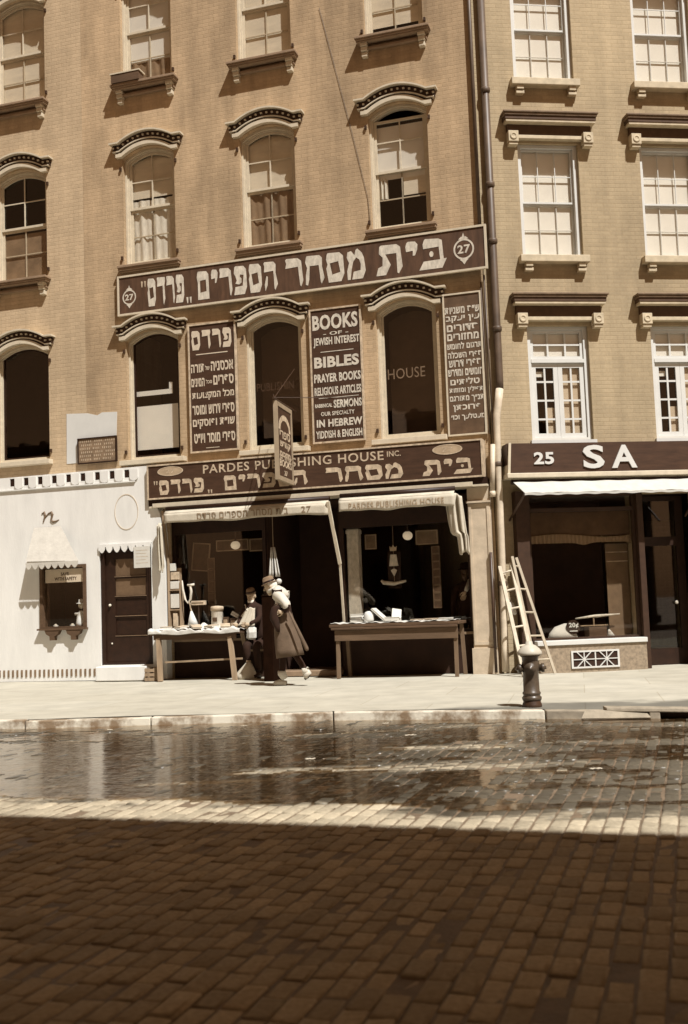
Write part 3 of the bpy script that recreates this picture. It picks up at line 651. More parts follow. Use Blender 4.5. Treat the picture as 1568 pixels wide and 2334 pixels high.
mb = MB(); n = 7                                          # scalloped strip over the door
pts = [(-7.07, 2.47), (-7.07, 2.36)]
for k in range(n):
    u0 = -7.07 + 1.03 * k / n; wv = 1.03 / n
    pts += [(u0 + wv * (.12 + .72 * q / 6), 2.37 - .05 * math.sin(math.pi * q / 6)) for q in range(7)] + [(u0 + wv * .9, 2.425), (u0 + wv, 2.425)]
pts += [(-6.04, 2.47)]
mb.plate([pts], -.235, -.222).box(-7.07, -6.04, -.23, -FO, 2.462, 2.475).build("door_valance", M_stucco, b29)
# show window of the white shop
wf = MB().plate([[(-8.31, 1.0), (-7.37, 1.0), (-7.37, 2.15), (-8.31, 2.15)], [(-8.25, 1.06), (-7.43, 1.06), (-7.43, 2.1), (-8.25, 2.1)]], -FO - .03, .0).build("show_window", M_wooddark, b29)
MB().box(-8.25, -7.43, -.15, -.145, 1.06, 2.1).build("pane", M_glass, wf)
mb = MB()
for u in (-7.60, -8.03):
    mb.plate([[(u - .15, .998), (u - .12, .93), (u - .05, .89), (u - .045, .82), (u + .045, .82), (u + .05, .89), (u + .12, .93), (u + .15, .998)]], -FO - .09, -FO + .001)
mb.build("corbel", M_wooddark, wf)
MB().box(-8.33, -7.35, -FO - .10, -FO - .001, .998, 1.03).build("sill", M_wooddark, wf)
mb = MB().box(-8.5, -7.40, .9, .92, .1, 2.9).box(-8.27, -7.41, -.14, .9, 1.0, 1.03); mb.build("display_floor", M_dark, wf)
mb = MB()                                                  # small scalloped awning over the show window
def aw(s, t): return (-8.42 + (.55 + .51 * t) * s, -FO - .01 - .27 * t, 2.85 - .65 * t + .03 * (1 - s) * t)
mb.grid(aw, 30, 5)
n = 8; pts = [(-7.36, 2.20), (-8.42, 2.20)]
for k in range(n):
    u0 = -8.42 + 1.06 * k / n; wv = 1.06 / n; pts += [(u0 + wv * (.08 + .8 * q / 6), 2.13 - .05 * math.sin(math.pi * q / 6)) for q in range(7)] + [(u0 + wv * .94, 2.165)]
mb.plate([pts], -.488, -.48); mb.build("awning", mat("pale_canvas", (.50, .47, .41), .9, .12, 5, .3, 25), wf)

for o in b29.children:
    if o.name.split('.')[0] in ('shop_front', 'scallop_band', 'recess_shade', 'oval_moulding', 'lettering', 'base_grille', 'door', 'doorstep', 'door_valance', 'show_window'): o.location.x += .11 if o.name.startswith('show') else .075
# ---- No. 25
b25 = thing("brick_building", F25, (.02, 0, 0), "pale brick building on the right with bracketed flat window cornices over a shop numbered 25", "building")
WC = (1.215, 3.33, 5.45)
H25 = [[(.52, -.1), (2.3, -.1), (2.3, 2.9), (.52, 2.9)], [(2.42, -.1), (3.4, -.1), (3.4, 2.9), (2.42, 2.9)]]
for u in WC:
    H25 += [arch(u - .52, u + .52, 6.84, 8.76, 0), arch(u - .52, u + .52, 3.79, 5.68, 0), arch(u - .52, u + .52, 9.84, 11.76, 0)]
wall_plate(b25, "wall", M_brick25, .02, 9, -.1, TOP - .1, H25)
shell(b25, .02, 9, TOP - .1, 9, (3.05, 6.2, 9.3))
def flat_hood(fr, uc, zt):
    MB().box(uc - .79, uc + .83, -.22, 0, zt - .03, zt).box(uc - .77, uc + .81, -.2, 0, zt - .07, zt - .032).build("crown_moulding", mat("crown_brown", (.17, .115, .07), .7, .3, 10), fr, bevel=.006)
    mb = MB().box(uc - .745, uc + .785, -.17, 0, zt - .175, zt - .13).box(uc - .69, uc + .73, -.1, 0, zt - .43, zt - .37)
    mb.build("hood", M_tantrim, fr, bevel=.006)
    MB().box(uc - .755, uc + .795, -.18, 0, zt - .13, zt - .07).box(uc - .70, uc + .74, -.05, 0, zt - .37, zt - .175).build("frieze", mat("cornice_brown", .06, .7, .25, 10), fr)
    for sx in (-.62, .66):
        u = uc + sx; MB().box(u - .085, u + .085, -.15, 0, zt - .50, zt - .32).lathe((u, -.15, zt - .41), [(.06, 0), (.06, -.012), (.035, -.014), (.03, -.004), (.0, -.004)], 14, 'y').box(u - .075, u + .075, -.13, 0, zt - .55, zt - .505).build("bracket", M_tantrim, fr, bevel=.006)
def flat_sill(fr, uc, zb):
    MB().box(uc - .6, uc + .575, -.15, .02, zb - .13, zb - .012).build("sill", M_tantrim, fr, bevel=.01)
    for sx in (-.45, .45): MB().box(uc + sx - .06, uc + sx + .06, -.12, 0, zb - .2, zb - .132).box(uc + sx - .07, uc + sx + .07, -.1, 0, zb - .27, zb - .215).build("bracket", M_tantrim, fr, bevel=.008)
def flat_window(uc, zb, zs, style):
    o_ = arch(uc - .518, uc + .518, zb + .002, zs - .002, 0); i1 = arch(uc - .45, uc + .45, zb + .05, zs - .05, 0)
    fr = MB().plate([o_, i1], .07, .24).build("window", M_white, b25)
    if style == 'double':
        zm = (zb + zs) / 2 - .02
        sash(None, uc, .448, zm, zs - .05, lambda u: zs - .052, .13, 3, 2, .03, .012).build("sash", M_white, fr)
        sash(None, uc, .448, zb + .052, zm, lambda u: zm, .16, 3, 2, .03, .012).build("sash", M_white, fr)
        MB().box(uc - .448, uc + .448, .164, .166, zb + .06, zs - .06).build("pane", M_glass, fr)
        MB().grid(lambda s, t: (uc - .445 + .89 * s, .20, zb + .055 + (zs - zb - .11) * t), 6, 6).build("shade", M_shadew, fr)
    else:
        zt = 5.11
        MB().box(uc - .45, uc + .45, .06, .2, zt - .03, zt + .03).build("transom_bar", M_white, fr)
        sash(None, uc, .448, zt + .032, zs - .05, lambda u: zs - .052, .10, 3, 2, .05, .03).build("transom_sash", M_white, fr)
        for sx in (-1, 1): sash(None, uc + sx * .224, .222, zb + .052, zt - .032, lambda u: zt - .033, .10, 2, 4, .075, .03).build("casement", M_white, fr)
        MB().box(uc - .44, uc + .44, .128, .13, zb + .06, zs - .06).build("pane", M_glass, fr)
        MB().box(uc - .44, uc + .44, .16, .165, zt, zs - .06).build("shade", M_shadew, fr)
        MB().box(uc + .01, uc + .44, .16, .165, zb + .06, zt - .02).build("shade", mat("tan_blind", .47, .8, .08), fr)
        MB().box(uc - .22, uc - .02, .16, .165, zb + .06, zb + .56).build("shade", mat("tan_blind", .47, .8, .08), fr)
        MB().box(uc - .42, uc - .235, .155, .158, zt - .25, zt - .16).build("card", M_shadew, fr)
    return fr
for u in WC:
    for zb, zs, st in ((9.84, 11.76, 'double'), (6.84, 8.76, 'double'), (3.79, 5.68, 'casement')):
        f_ = flat_window(u, zb, zs, st); flat_hood(f_, u, zs + .47 if st == 'double' else 6.175)
        if st == 'double': flat_sill(f_, u, zb)
        else: MB().box(u - .55, u + .55, -.06, .02, zb - .06, zb - .003).build("sill", M_white, f_)
# shop front of No. 25
MB().box(.5, 2.32, -.24, .26, -.1, .50).build("bulkhead", M_tile, b25)
MB().box(.48, 2.33, -.27, .3, .502, .575).build("window_board", M_white, b25, bevel=.006)
sw = MB().plate([[(.52, .58), (2.32, .58), (2.32, 2.9), (.52, 2.9)], [(.57, .61), (2.28, .61), (2.28, 2.62), (.57, 2.62)], [(.57, 2.68), (2.28, 2.68), (2.28, 2.86), (.57, 2.86)]], -.06, .02).build("shop_window", M_darktrim, b25)
MB().box(.57, 2.28, -.02, -.015, .61, 2.86).build("pane", M_glass, sw)
MB().box(.3, .50, -.2, .0, -.1, 2.95).build("pilaster", M_darktrim, b25); MB().box(2.325, 2.42, -.16, .0, -.1, 2.95).build("pilaster", M_darktrim, b25)
mb = MB()
pts = [(.42, 2.24)]
def valz(u): return 2.12 - .035 * math.exp(-((u - 1.48) / .12) ** 2) - .05 * math.exp(-((u - .47) / .09) ** 2) - .05 * math.exp(-((u - 2.34) / .09) ** 2)
mb.grid(lambda s, t: (.565 + 1.72 * s, .06 + .006 * math.sin(s * 160), (valz(.565 + 1.72 * s)) * (1 - t) + t * (2.235 + .03 * math.sin(s * 6))), 90, 2)
mb.build("curtain_valance", mat("tan_curtain", .2, .9, .2, 12, stretch=(8, 1, .4)), sw)
MB().box(.57, 2.28, .08, .085, 2.23, 2.62).build("curtain", mat("brown_curtain", .075, .9, .25, 5), sw)
MB().box(1.9, 2.28, .22, .23, .6, 2.1).build("side_curtain", mat("brown_blind", .13, .9, .2, 5), sw)
mb = MB().box(1.9, 2.28, .215, .219, 1.95, 1.965).box(1.9, 2.28, .215, .219, 1.8, 1.815); mb.build("curtain_trim", M_letterdim, sw)
MB().box(.52, 2.3, .26, 1.4, .5, .57).box(.52, 2.3, 1.4, 1.42, .5, 2.9).box(.52, 3.4, .3, 1.4, 2.9, 2.94).build("display_floor", M_black, b25)
dr = MB().plate([[(2.44, -.05), (3.38, -.05), (3.38, 2.88), (2.44, 2.88)], [(2.58, .35), (3.24, .35), (3.24, 2.05), (2.58, 2.05)], [(2.58, 2.2), (3.24, 2.2), (3.24, 2.8), (2.58, 2.8)]], .45, .5).build("door", M_dark, b25)
MB().box(2.58, 3.24, .47, .475, .35, 2.8).build("pane", M_glass, dr); MB().lathe((3.17, .43, 1.1), [(.02, -.03), (.03, -.02), (.03, 0), (.01, .02)], 10, 'y').build("handle", M_letter, dr)
MB().box(3.42, 8.8, -.1, -.0015, -.1, 2.95).build("shop_panel", M_darktrim, b25)

# ---- bookshop front of No. 27
MB().box(-.405, -.045, -.11, .12, -.1, 3.05).plate([[(-.39, .55), (-.06, .55), (-.06, 2.79), (-.39, 2.79)], [(-.35, .6), (-.10, .6), (-.10, 2.74), (-.35, 2.74)]], -.125, -.108).box(-.42, -.03, -.15, -.11, 2.80, 2.83).box(-.425, -.025, -.16, -.11, -.1, .5).build("pilaster", mat("painted_stone", .45, .8, .16, 6, .2, 40), b27)
MB().box(-5.98, -.05, -.24, .24, 3.055, 3.085).box(-5.9, -.28, -.27, -.24, 3.06, 3.13).build("cornice", M_trim, b27)
MB().box(-6.0, -.06, -.225, .0, 3.085, 3.2).build("frieze", M_dark, b27)
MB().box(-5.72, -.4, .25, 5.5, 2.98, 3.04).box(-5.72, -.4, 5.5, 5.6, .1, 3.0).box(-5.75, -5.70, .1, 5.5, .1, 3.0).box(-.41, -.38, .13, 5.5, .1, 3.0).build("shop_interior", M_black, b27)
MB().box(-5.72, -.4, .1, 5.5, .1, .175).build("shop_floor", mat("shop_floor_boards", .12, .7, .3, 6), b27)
def shop_window(u0, u1, z0, z1, y):
    f = MB().plate([[(u0, z0), (u1, z0), (u1, z1), (u0, z1)], [(u0 + .06, z0 + .05), (u1 - .06, z0 + .05), (u1 - .06, z1 - .07), (u0 + .06, z1 - .07)]], y, y + .07).build("shop_window", M_dark, b27)
    MB().box(u0 + .06, u1 - .06, y + .03, y + .036, z0 + .05, z1 - .07).build("pane", M_glass, f)
    MB().box(u0, u1, y + .01, y + .12, .1, z0 - .002).build("bulkhead", M_black, f)
    MB().box(u0 + .02, u1 - .02, y + .125, y + 1.2, z0 - .12, z0 - .02).build("display_floor", M_wooddark, f)
    MB().box(u0, u1, y, y + .12, z1, 2.98).build("transom", M_dark, f)
    MB().box(u0 - .01, u1 + .01, y - .06, y - .001, z0 - .04, z0).build("sill", mat("worn_brown", .2, .7, .3), f)
    return f
WL = shop_window(-5.70, -3.95, .76, 2.66, .06)
WR = shop_window(-2.62, -.41, .76, 2.60, .06)
mb = MB()
for a, b_ in ((-3.95, -3.80), (-2.62, -2.75)):
    mb.bar((a, .1, 1.5), (b_, 1.3, 1.5), .06, 2.75)
mb.box(-3.83, -2.72, 1.3, 1.36, .15, 2.97); mb.build("entrance", M_black, b27)
MB().box(-3.93, -2.64, -.06, .1, .1, .19).build("doorstep", M_stone, b27, bevel=.01)

# ------------------------------------------------------------------ signs
t, y = sign_board("shop_sign", F27, -6.6, .11, 6.58, 7.30, .075, "long brown signboard of large white Hebrew letters above the second floor windows", .05, .028, M_boardtop, tilt=R(-.75))
def word(t, s_, a, b_, z0, z1, y, m):
    mb = MB(); hand_hebrew(mb, s_, a, b_, z0, z1, y); mb.build("word", m, t)
for s_, a, b_ in (('בית', -1.70, -.57), ('מסחר', -3.36, -1.93), ('הספרים', -5.03, -3.52), ('פרדס', -6.0, -5.28)): word(t, s_, a, b_, 6.68, 7.18, y, M_letter)
word(t, '"', -6.13, -6.02, 6.76, 7.16, y, M_letterdim); word(t, '„', -5.24, -5.13, 6.70, 7.12, y, M_letter)
def medallion(t, u, z, y, r, num, m=M_letter):
    mb = MB().plate([circ(u, z, r, r * 1.02, 30), circ(u, z, r * .84, r * .85, 30)], y - .004, y)
    mb.plate([[(u - r * .5, z + r * .98), (u + r * .5, z + r * .98), (u + r * .2, z + r * 1.25), (u + r * .12, z + r * 1.2), (u, z + r * 1.62), (u - r * .12, z + r * 1.2), (u - r * .2, z + r * 1.25)]], y - .0045, y - .0005)
    mb.plate([[(u - r * .45, z - r * .98), (u - r * .2, z - r * 1.2), (u, z - r * 1.5), (u + r * .2, z - r * 1.2), (u + r * .45, z - r * .98)]], y - .0045, y - .0005)
    latin(mb, num, u - r * .62, u + r * .62, z - r * .42, z + r * .42, y, .025)
    mb.build("emblem", m, t)
medallion(t, -.26, 6.94, y, .17, "27"); medallion(t, -6.37, 6.9, y, .135, "27")

t, y = sign_board("fascia_sign", F27, -5.99, -.1, 3.205, 3.80, .26, "brown fascia board over the bookshop with a line of English above a line of Hebrew", .25, .02, M_board, M_letterdim)
mb = MB()
latin(mb, "PARDES PUBLISHING HOUSE", -4.93, -1.72, 3.585, 3.735, y, .012, .004, 1.12)
mb.build("lettering", M_letterdim, t); mb = MB(); latin(mb, "INC.", -1.66, -1.43, 3.63, 3.72, y, .015); mb.build("lettering", M_letterdim, t)
for s_, a, b_ in (('בית', -1.05, -.27), ('מסחר', -2.72, -1.4), ('הספרים', -4.55, -3.05), ('„', -4.85, -4.76), ('פרדס', -5.77, -4.92), ('"', -5.87, -5.79)): word(t, s_, a, b_, 3.27, 3.52, y, M_letterdim)
for u in (-5.55, -.66):
    MB().plate([circ(u, 3.675, .235, .075, 28)], y - .004, y).build("oval_plate", mat("gilt_oval", .33, .6, .2, 10), t)
    mb = MB(); latin(mb, "27", u - .09, u + .09, 3.64, 3.71, y - .0045, .0, .002); mb.plate([circ(u, 3.675, .245, .083, 28), circ(u, 3.675, .228, .069, 28)], y - .006, y - .0005); mb.build("oval_rim", M_letterdim, t)

t, y = sign_board("panel_sign", F27, -5.24, -4.345, 3.99, 6.26, .06, "tall brown Hebrew panel with one big title word, left of the middle windows", .05, .022, M_board, M_letterdim)
mb = MB()
hand_hebrew(mb, "פרדס", -5.18, -4.42, 5.80, 6.14, y, .2); mb.box(-5.1, -4.5, y - .004, y, 5.71, 5.727)
for k, (s_, b_) in enumerate((("אכסניה", .03), ("ספרים", .03), ("מכל המקצועות", .03), ("ספרי דרוש ומוסר", .03), ("שו״ת ופוסקים", .03), ("ספרי מוסר ויו״ט", .03))):
    z = 5.40 - .25 * k + (.0)
    if k == 0: hebrew(mb, "אכסניה", -4.82, -4.4, z, z + .17, y, .03); hebrew(mb, "של", -4.93, -4.85, z + .03, z + .11, y, .02); hebrew(mb, "תורה", -5.2, -4.95, z, z + .15, y, .03)
    elif k == 1: hebrew(mb, "ספרים", -4.78, -4.4, z, z + .17, y, .03); hebrew(mb, "מכל", -4.92, -4.81, z + .04, z + .11, y, .02); hebrew(mb, "המינים", -5.2, -4.95, z, z + .15, y, .03)
    else: hebrew(mb, s_, -5.19 if k != 5 else -5.17, -4.4, z, z + .17, y, b_)
mb.box(-4.95, -4.7, y - .003, y, 4.055, 4.065)
mb.build("lettering", mat("panel_letter", .5, .6, .15, 12), t)

t, y = sign_board("panel_sign", F27, -2.98, -2.075, 3.975, 6.265, .06, "tall brown panel lettered in English from BOOKS down to ENGLISH", .05, .022, M_board, M_letterdim)
mb = MB()
for s_, a, b_, z0, z1, bo in (("BOOKS", -2.93, -2.13, 5.90, 6.16, .035), ("- OF -", -2.74, -2.3, 5.80, 5.86, .02), ("JEWISH INTEREST", -2.92, -2.11, 5.60, 5.77, .03), ("BIBLES", -2.92, -2.13, 5.25, 5.44, .04), ("PRAYER BOOKS", -2.93, -2.11, 5.0, 5.15, .035),
                             ("RELIGIOUS ARTICLES", -2.93, -2.11, 4.78, 4.92, .03), ("RABBINICAL", -2.93, -2.63, 4.575, 4.64, .03), ("SERMONS", -2.6, -2.11, 4.55, 4.69, .035), ("OUR SPECIALTY", -2.83, -2.24, 4.43, 4.5, .02), ("IN HEBREW", -2.91, -2.11, 4.24, 4.37, .035), ("YIDDISH & ENGLISH", -2.93, -2.12, 4.05, 4.18, .03)):
    ml = MB(); latin(ml, s_, a, b_, z0, z1, y, bo); ml.build("text_line", M_letter, t)
mb.box(-2.8, -2.22, y - .004, y, 5.515, 5.527).box(-2.86, -2.16, y - .004, y, 4.728, 4.738)
mb.build("rule", M_letter, t)

t, y = sign_board("panel_sign", F27, -.665, -.045, 3.915, 6.25, .06, "narrow brown panel crowded with thirteen short Hebrew lines at the right end of the facade", .05, .02, mat("sign_brown_lit", .085, .55, .3, 6), M_trim)  # lighter copy of the sign brown, the lit look put into its colour
mb = MB()
for k, (s_, a, b_) in enumerate((("ש״ס משניות", -.64, -.07), ("עין יעקב", -.63, -.07), ("סדורים", -.62, -.1), ("מחזורים", -.62, -.1), ("תרגום לחומש", -.63, -.06), ("ספרי השכלה", -.62, -.06), ("ספרי דרוש", -.61, -.08), ("חומשים ומדרש", -.63, -.06), ("טליתים", -.6, -.12), ("תפילין ומזוזות", -.62, -.07), ("תנ״ך מתורגם", -.62, -.06), ("פרוכתן", -.57, -.12), ("מעטלעך וכו׳", -.61, -.06))):
    z = 5.915 - .147 * k; mb = MB(); hebrew(mb, s_, a, b_, z, z + .115, y, .032); mb.build("text_line", M_letter, t)

t, y = sign_board("wall_plaque", F27, -7.48, -6.70, 3.965, 4.42, .05, "small weathered brown notice board with faded lines low on the brick left of the windows", .035, .015, mat("plaque_brown", .16, .7, .4, 9), M_dark)
mb = MB()
for k in range(6): latin(mb, "IIIIII IIII IIIII", -7.44 + .03 * (k % 2), -6.74 - .04 * (k % 3), 4.345 - .066 * k, 4.38 - .066 * k, y, .0, .002)
mb.build("lettering", M_letterdim, t)
tag(MB().plate([[(-7.74, 3.99), (-6.74, 4.0), (-6.70, 4.86), (-7.0, 4.875), (-7.1, 4.83), (-7.3, 4.885), (-7.73, 4.91)]], -.008, .001).build("painted_patch", M_white, None, F27, (-7.2, 0, 4.0)), "square patch of white paint on the brick above the white shop", "paint patch")

# projecting sign
def build_hanging_sign():
    q0 = Vector((-3.29, -.32)); q1 = Vector((-3.20, -1.26))    # far and near edge in the facade frame (u, y)
    z0, z1 = 3.28, 4.52
    base = (q0.x, q0.y, z0); t = thing("projecting_sign", F27, base, "narrow brown signboard framed in white jutting out over the pavement", "sign")
    d = (q1 - q0); L = d.length; ang = math.atan2(d.y, d.x)
    M = Matrix.Translation((q0.x, q0.y, 0)) @ Matrix.Rotation(ang + math.pi, 4, 'Z')
    # local: x along board from near (-L) to far (0), facing the viewer's left
    def put(mb, nm, m): mb.xf(M).build(nm, m, t)
    put(MB().box(-L, 0, -.02, .02, z0, z1), "board", M_board)
    put(MB().plate([[(-L - .01, z0 - .01), (.01, z0 - .01), (.01, z1 + .01), (-L - .01, z1 + .01)], [(-L + .06, z0 + .06), (-.06, z0 + .06), (-.06, z1 - .06), (-L + .06, z1 - .06)]], -.03, .03), "frame", mat("sign_frame", (.31, .24, .16), .6, .15))
    mb = MB(); y = -.0205
    import itertools
    n = 9
    ar = [(-L / 2 + .36 * math.cos(a), z1 - .42 + .26 * math.sin(a)) for a in [math.pi * k / 12 for k in range(13)]]
    ai = [(-L / 2 + .27 * math.cos(a), z1 - .42 + .17 * math.sin(a)) for a in [math.pi * k / 12 for k in range(13)]]
    mb.plate([ar + ai[::-1]], y - .004, y)
    for k, s_ in enumerate(("ספרי", "קודש", "סדורים")): hebrew(mb, s_, -L + .16, -.14, z1 - .56 - .17 * k, z1 - .43 - .17 * k, y, .02)
    mb.box(-L + .13, -.1, y - .004, y, z1 - .855, z1 - .83)
    latin(mb, "BOOKS", -L + .12, -.1, z0 + .22, z0 + .34, y, .02); latin(mb, "27", -L / 2 - .09, -L / 2 + .09, z0 + .09, z0 + .17, y, .01)
    put(mb, "lettering", M_letterdim)
    mb = MB().tube([(-3.3, .0, 4.56), (-3.19, -1.36, 4.56)], .014, 8).tube([(-3.7, .0, 4.9), (-3.19, -1.3, 4.57)], .007, 6).tube([(-2.2, .0, 4.7), (-3.19, -1.3, 4.57)], .006, 6).tube([(-3.3, 0, 5.3), (-3.19, -1.3, 4.57)], .006, 6).tube([(-3.3, -.05, 3.35), (-3.28, -.35, 3.35)], .012, 6)
    mb.build("bracket", M_iron, t)
build_hanging_sign()

t, y = sign_board("shop_sign", F25, .17, 3.4, 3.23, 3.70, .3, "dark signboard with white raised figures 25 and wide spaced capitals over the right shop", .28, .0, M_board)
MB().plate([[(.16, 3.222), (.2, 3.222), (.235, 3.708), (.195, 3.708)]], -.335, -.02).build("end_trim", M_trim, t)
MB().box(.14, 3.42, -.37, -.02, 3.145, 3.222).build("moulding", M_trim, t, bevel=.01)
mb = MB(); latin(mb, "25", .60, .93, 3.36, 3.555, y - .001, .03, .018); mb.build("lettering", M_white, t); mb = MB(); latin(mb, "S", 1.41, 1.765, 3.28, 3.655, y - .001, .025, .022); latin(mb, "A", 1.885, 2.31, 3.28, 3.65, y - .001, .025, .022); mb.build("lettering", M_white, t)

# letters painted on the second floor windows
mb = MB(); latin(mb, "HOUSE", -1.70, -1.06, 4.985, 5.16, .1625, .0, .001); mb.build("lettering", mat("glass_letter_pale", .13, .6, .25), LW[2])
mb = MB(); latin(mb, "PUBLISHING", -4.06, -3.27, 5.0, 5.14, .1625, -.005, .001); mb.build("lettering", M_glassletter, LW[1])

# ------------------------------------------------------------------ awnings
def awning(u0, u1, zt, zb, out, label, torn=False):
    t = thing("awning", F27, ((u0 + u1) / 2, -.28, zt), label, "awning")
    MB().tube([(u0, -.30, zt + .05), (u1, -.30, zt + .05)], .05, 12).build("roller", M_dark, t, smooth=True)
    mb = MB()
    sag = lambda s: .012 * math.sin(s * 11) + .008 * math.sin(s * 23 + 1)
    mb.grid(lambda s, q: (u0 + (u1 - u0) * s, -.33 - (out - .33) * q, zt + .03 - (.06) * q + sag(s) * .3 * q), 30, 3)
    mb.grid(lambda s, q: (u0 + (u1 - u0) * s, -out - .003 * math.sin(s * 17) * q, zt - .03 + (zb - zt + .03) * q + sag(s) * q), 44, 4)
    cl = mb.build("canvas", M_canvas, t, smooth=True, solid=.004)
    return t, -out
t, y = awning(-5.62, -2.66, 2.955, 2.755, .40, "rolled canvas awning with a lettered valance over the left half of the bookshop")
mb = MB(); hebrew(mb, "בית מסחר הספרים פרדס", -5.0, -3.35, 2.79, 2.90, y - .0085, .0, .002); latin(mb, "27", -3.12, -2.95, 2.8, 2.9, y - .0085, .0, .002); mb.build("lettering", mat("faded_brown_ink", .2, .8, .35, 9), t)
mb = MB().bar((-2.655, -.40, 2.95), (-2.56, -.16, 1.93), .05, .05).bar((-2.56, -.16, 1.95), (-2.585, .03, .98), .035, .035); mb.build("arm", M_trim, t)
mb = MB().bar((-5.74, -.2, 3.0), (-5.70, -.08, 1.9), .04, .04); mb.build("arm", M_wood, t)
t, y = awning(-2.47, -.56, 2.975, 2.765, .40, "rolled canvas awning lettered in English over the right bookshop window")
mb = MB(); latin(mb, "PARDES PUBLISHING HOUSE", -2.3, -.72, 2.80, 2.90, y - .0085, .0, .002, 1.1); mb.build("lettering", mat("faded_tan_ink", .3, .8, .3, 9), t)
# loose cloths hanging at the two ends
def loose_cloth(name, pts, label, m=M_canvas, th=.012):
    mb = MB()
    n = len(pts)
    def f(s, q):
        k = min(n - 2, int(q * (n - 1))); r = q * (n - 1) - k; a, b = pts[k], pts[k + 1]
        l = a[0] + (b[0] - a[0]) * r; rr = a[1] + (b[1] - a[1]) * r; z = a[2] + (b[2] - a[2]) * r
        return (l + (rr - l) * s, -.32 + .035 * math.sin(s * 12 + q) + .025 * math.sin(s * 21 + 3 * q) - .05 * s, z - .03 * math.sin(s * 8))
    mb.grid(f, 24, 24); o = mb.build(name, m, None, F27, ((pts[0][0] + pts[0][1]) / 2, -.32, pts[-1][2]), smooth=True, solid=th); return tag(o, label, "cloth")
loose_cloth("hanging_cloth", [(-.72, -.44, 2.93), (-.71, -.42, 2.72), (-.69, -.4, 2.5), (-.66, -.38, 2.33), (-.56, -.36, 2.29), (-.53, -.35, 2.0)], "crumpled white canvas hanging beside the stone pilaster right of the awning")
loose_cloth("hanging_cloth", [(-5.80, -5.68, 2.75), (-5.82, -5.66, 2.4), (-5.80, -5.64, 2.05), (-5.76, -5.68, 1.95)], "twist of canvas hanging down the left edge of the bookshop front")
# awning of No. 25
t = thing("awning", F25, (1.8, -.3, 3.05), "plain white rolled awning over the right shop window", "awning")
mb = MB().grid(lambda s, q: (.24 + 3.0 * s + .09 * q * (1 - s), -.31 - .3 * q, 3.09 - .21 * q + .006 * math.sin(s * 40)), 40, 4).grid(lambda s, q: (.33 + 2.91 * s, -.61, 2.88 - .035 * q + .006 * math.sin(s * 60)), 60, 1); mb.build("canvas", mat("awning_white", (.47, .46, .42), .9, .1, 8), t, solid=.004)
MB().tube([(.22, -.28, 3.09), (3.24, -.28, 3.09)], .04, 10).build("roller", M_dark, t, smooth=True)
MB().bar((.33, -.6, 2.86), (.24, -.02, 2.5), .02, .03).bar((3.2, -.6, 2.86), (3.2, -.02, 2.5), .02, .03).build("arm", M_iron, t)

# ------------------------------------------------------------------ pipes and wires
def drainpipe():
    t = thing("drainpipe", F25, (.17, -.1, 0), "dark cast iron downpipe running full height at the joint of the two brick buildings", "drainpipe")
    MB().tube([(.17, -.09, TOP), (.17, -.09, 4.75), (.165, -.09, 4.6)], .062, 12).build("pipe", M_pipe, t, smooth=True)
    MB().tube([(.165, -.09, 4.62), (.13, -.10, 4.42), (.09, -.11, 4.2), (.08, -.11, 4.0), (.06, -.12, 2.0), (.03, -.12, .5), (.03, -.12, .12)], [.064, .064, .06, .055, .055, .055, .06], 12).build("lower_pipe", M_pipel, t, smooth=True)  # lower length has a paler colour than the pipe above
    for z in (12.2, 9.6, 8.0, 7.05, 5.6, 3.4, 1.5): MB().lathe((.17 if z > 4.6 else .075 - .02 * (3.4 - z) / 2, -.1, z), [(.07, -.04), (.078, -.02), (.078, .02), (.07, .04)], 12).build("collar", M_pipe, t, smooth=True)
drainpipe()
tag(MB().tube([(.0, -.05, TOP - .2), (.0, -.05, 7.34)], .03, 8).tube([(.03, -.05, 6.5), (.06, -.05, 3.8)], .016, 8).tube([(-.03, -.05, 6.4), (-.0, -.05, 3.9)], .01, 6).build("conduit", M_pipe, None, F27, (0, -.05, 3.8), smooth=True), "thin dark conduit pipe on the brick just left of the downpipe", "pipe")
tag(MB().tube([(.05, -.1, 3.72), (.01, -.13, 2.95)], .04, 10).lathe((.012, -.13, 2.93), [(.045, -.05), (.05, 0), (.045, .04)], 10).build("vent_pipe", M_pipel, None, F27, (.03, -.1, 2.9), smooth=True), "short pale pipe stub beside the right end of the fascia", "pipe")
tag(MB().tube([(-.06, -.15, 2.0), (-.06, -.15, 1.0), (-.06, -.15, .12)], .025, 8).build("conduit", M_iron, None, F27, (-.1, -.14, .15), smooth=True), "dark pipe standing against the lower pilaster next to the ladders", "pipe")
tag(MB().tube([(-2.62, -.012, 11.6), (-2.45, -.012, 10.82), (-2.12, -.012, 9.3), (-1.88, -.012, 8.1), (-1.86, -.012, 7.7)], .0035, 6).build("wire", M_dark, None, F27, (-1.86, -.03, 7.7)), "thin wire slanting down the upper brick wall to a window", "wire")

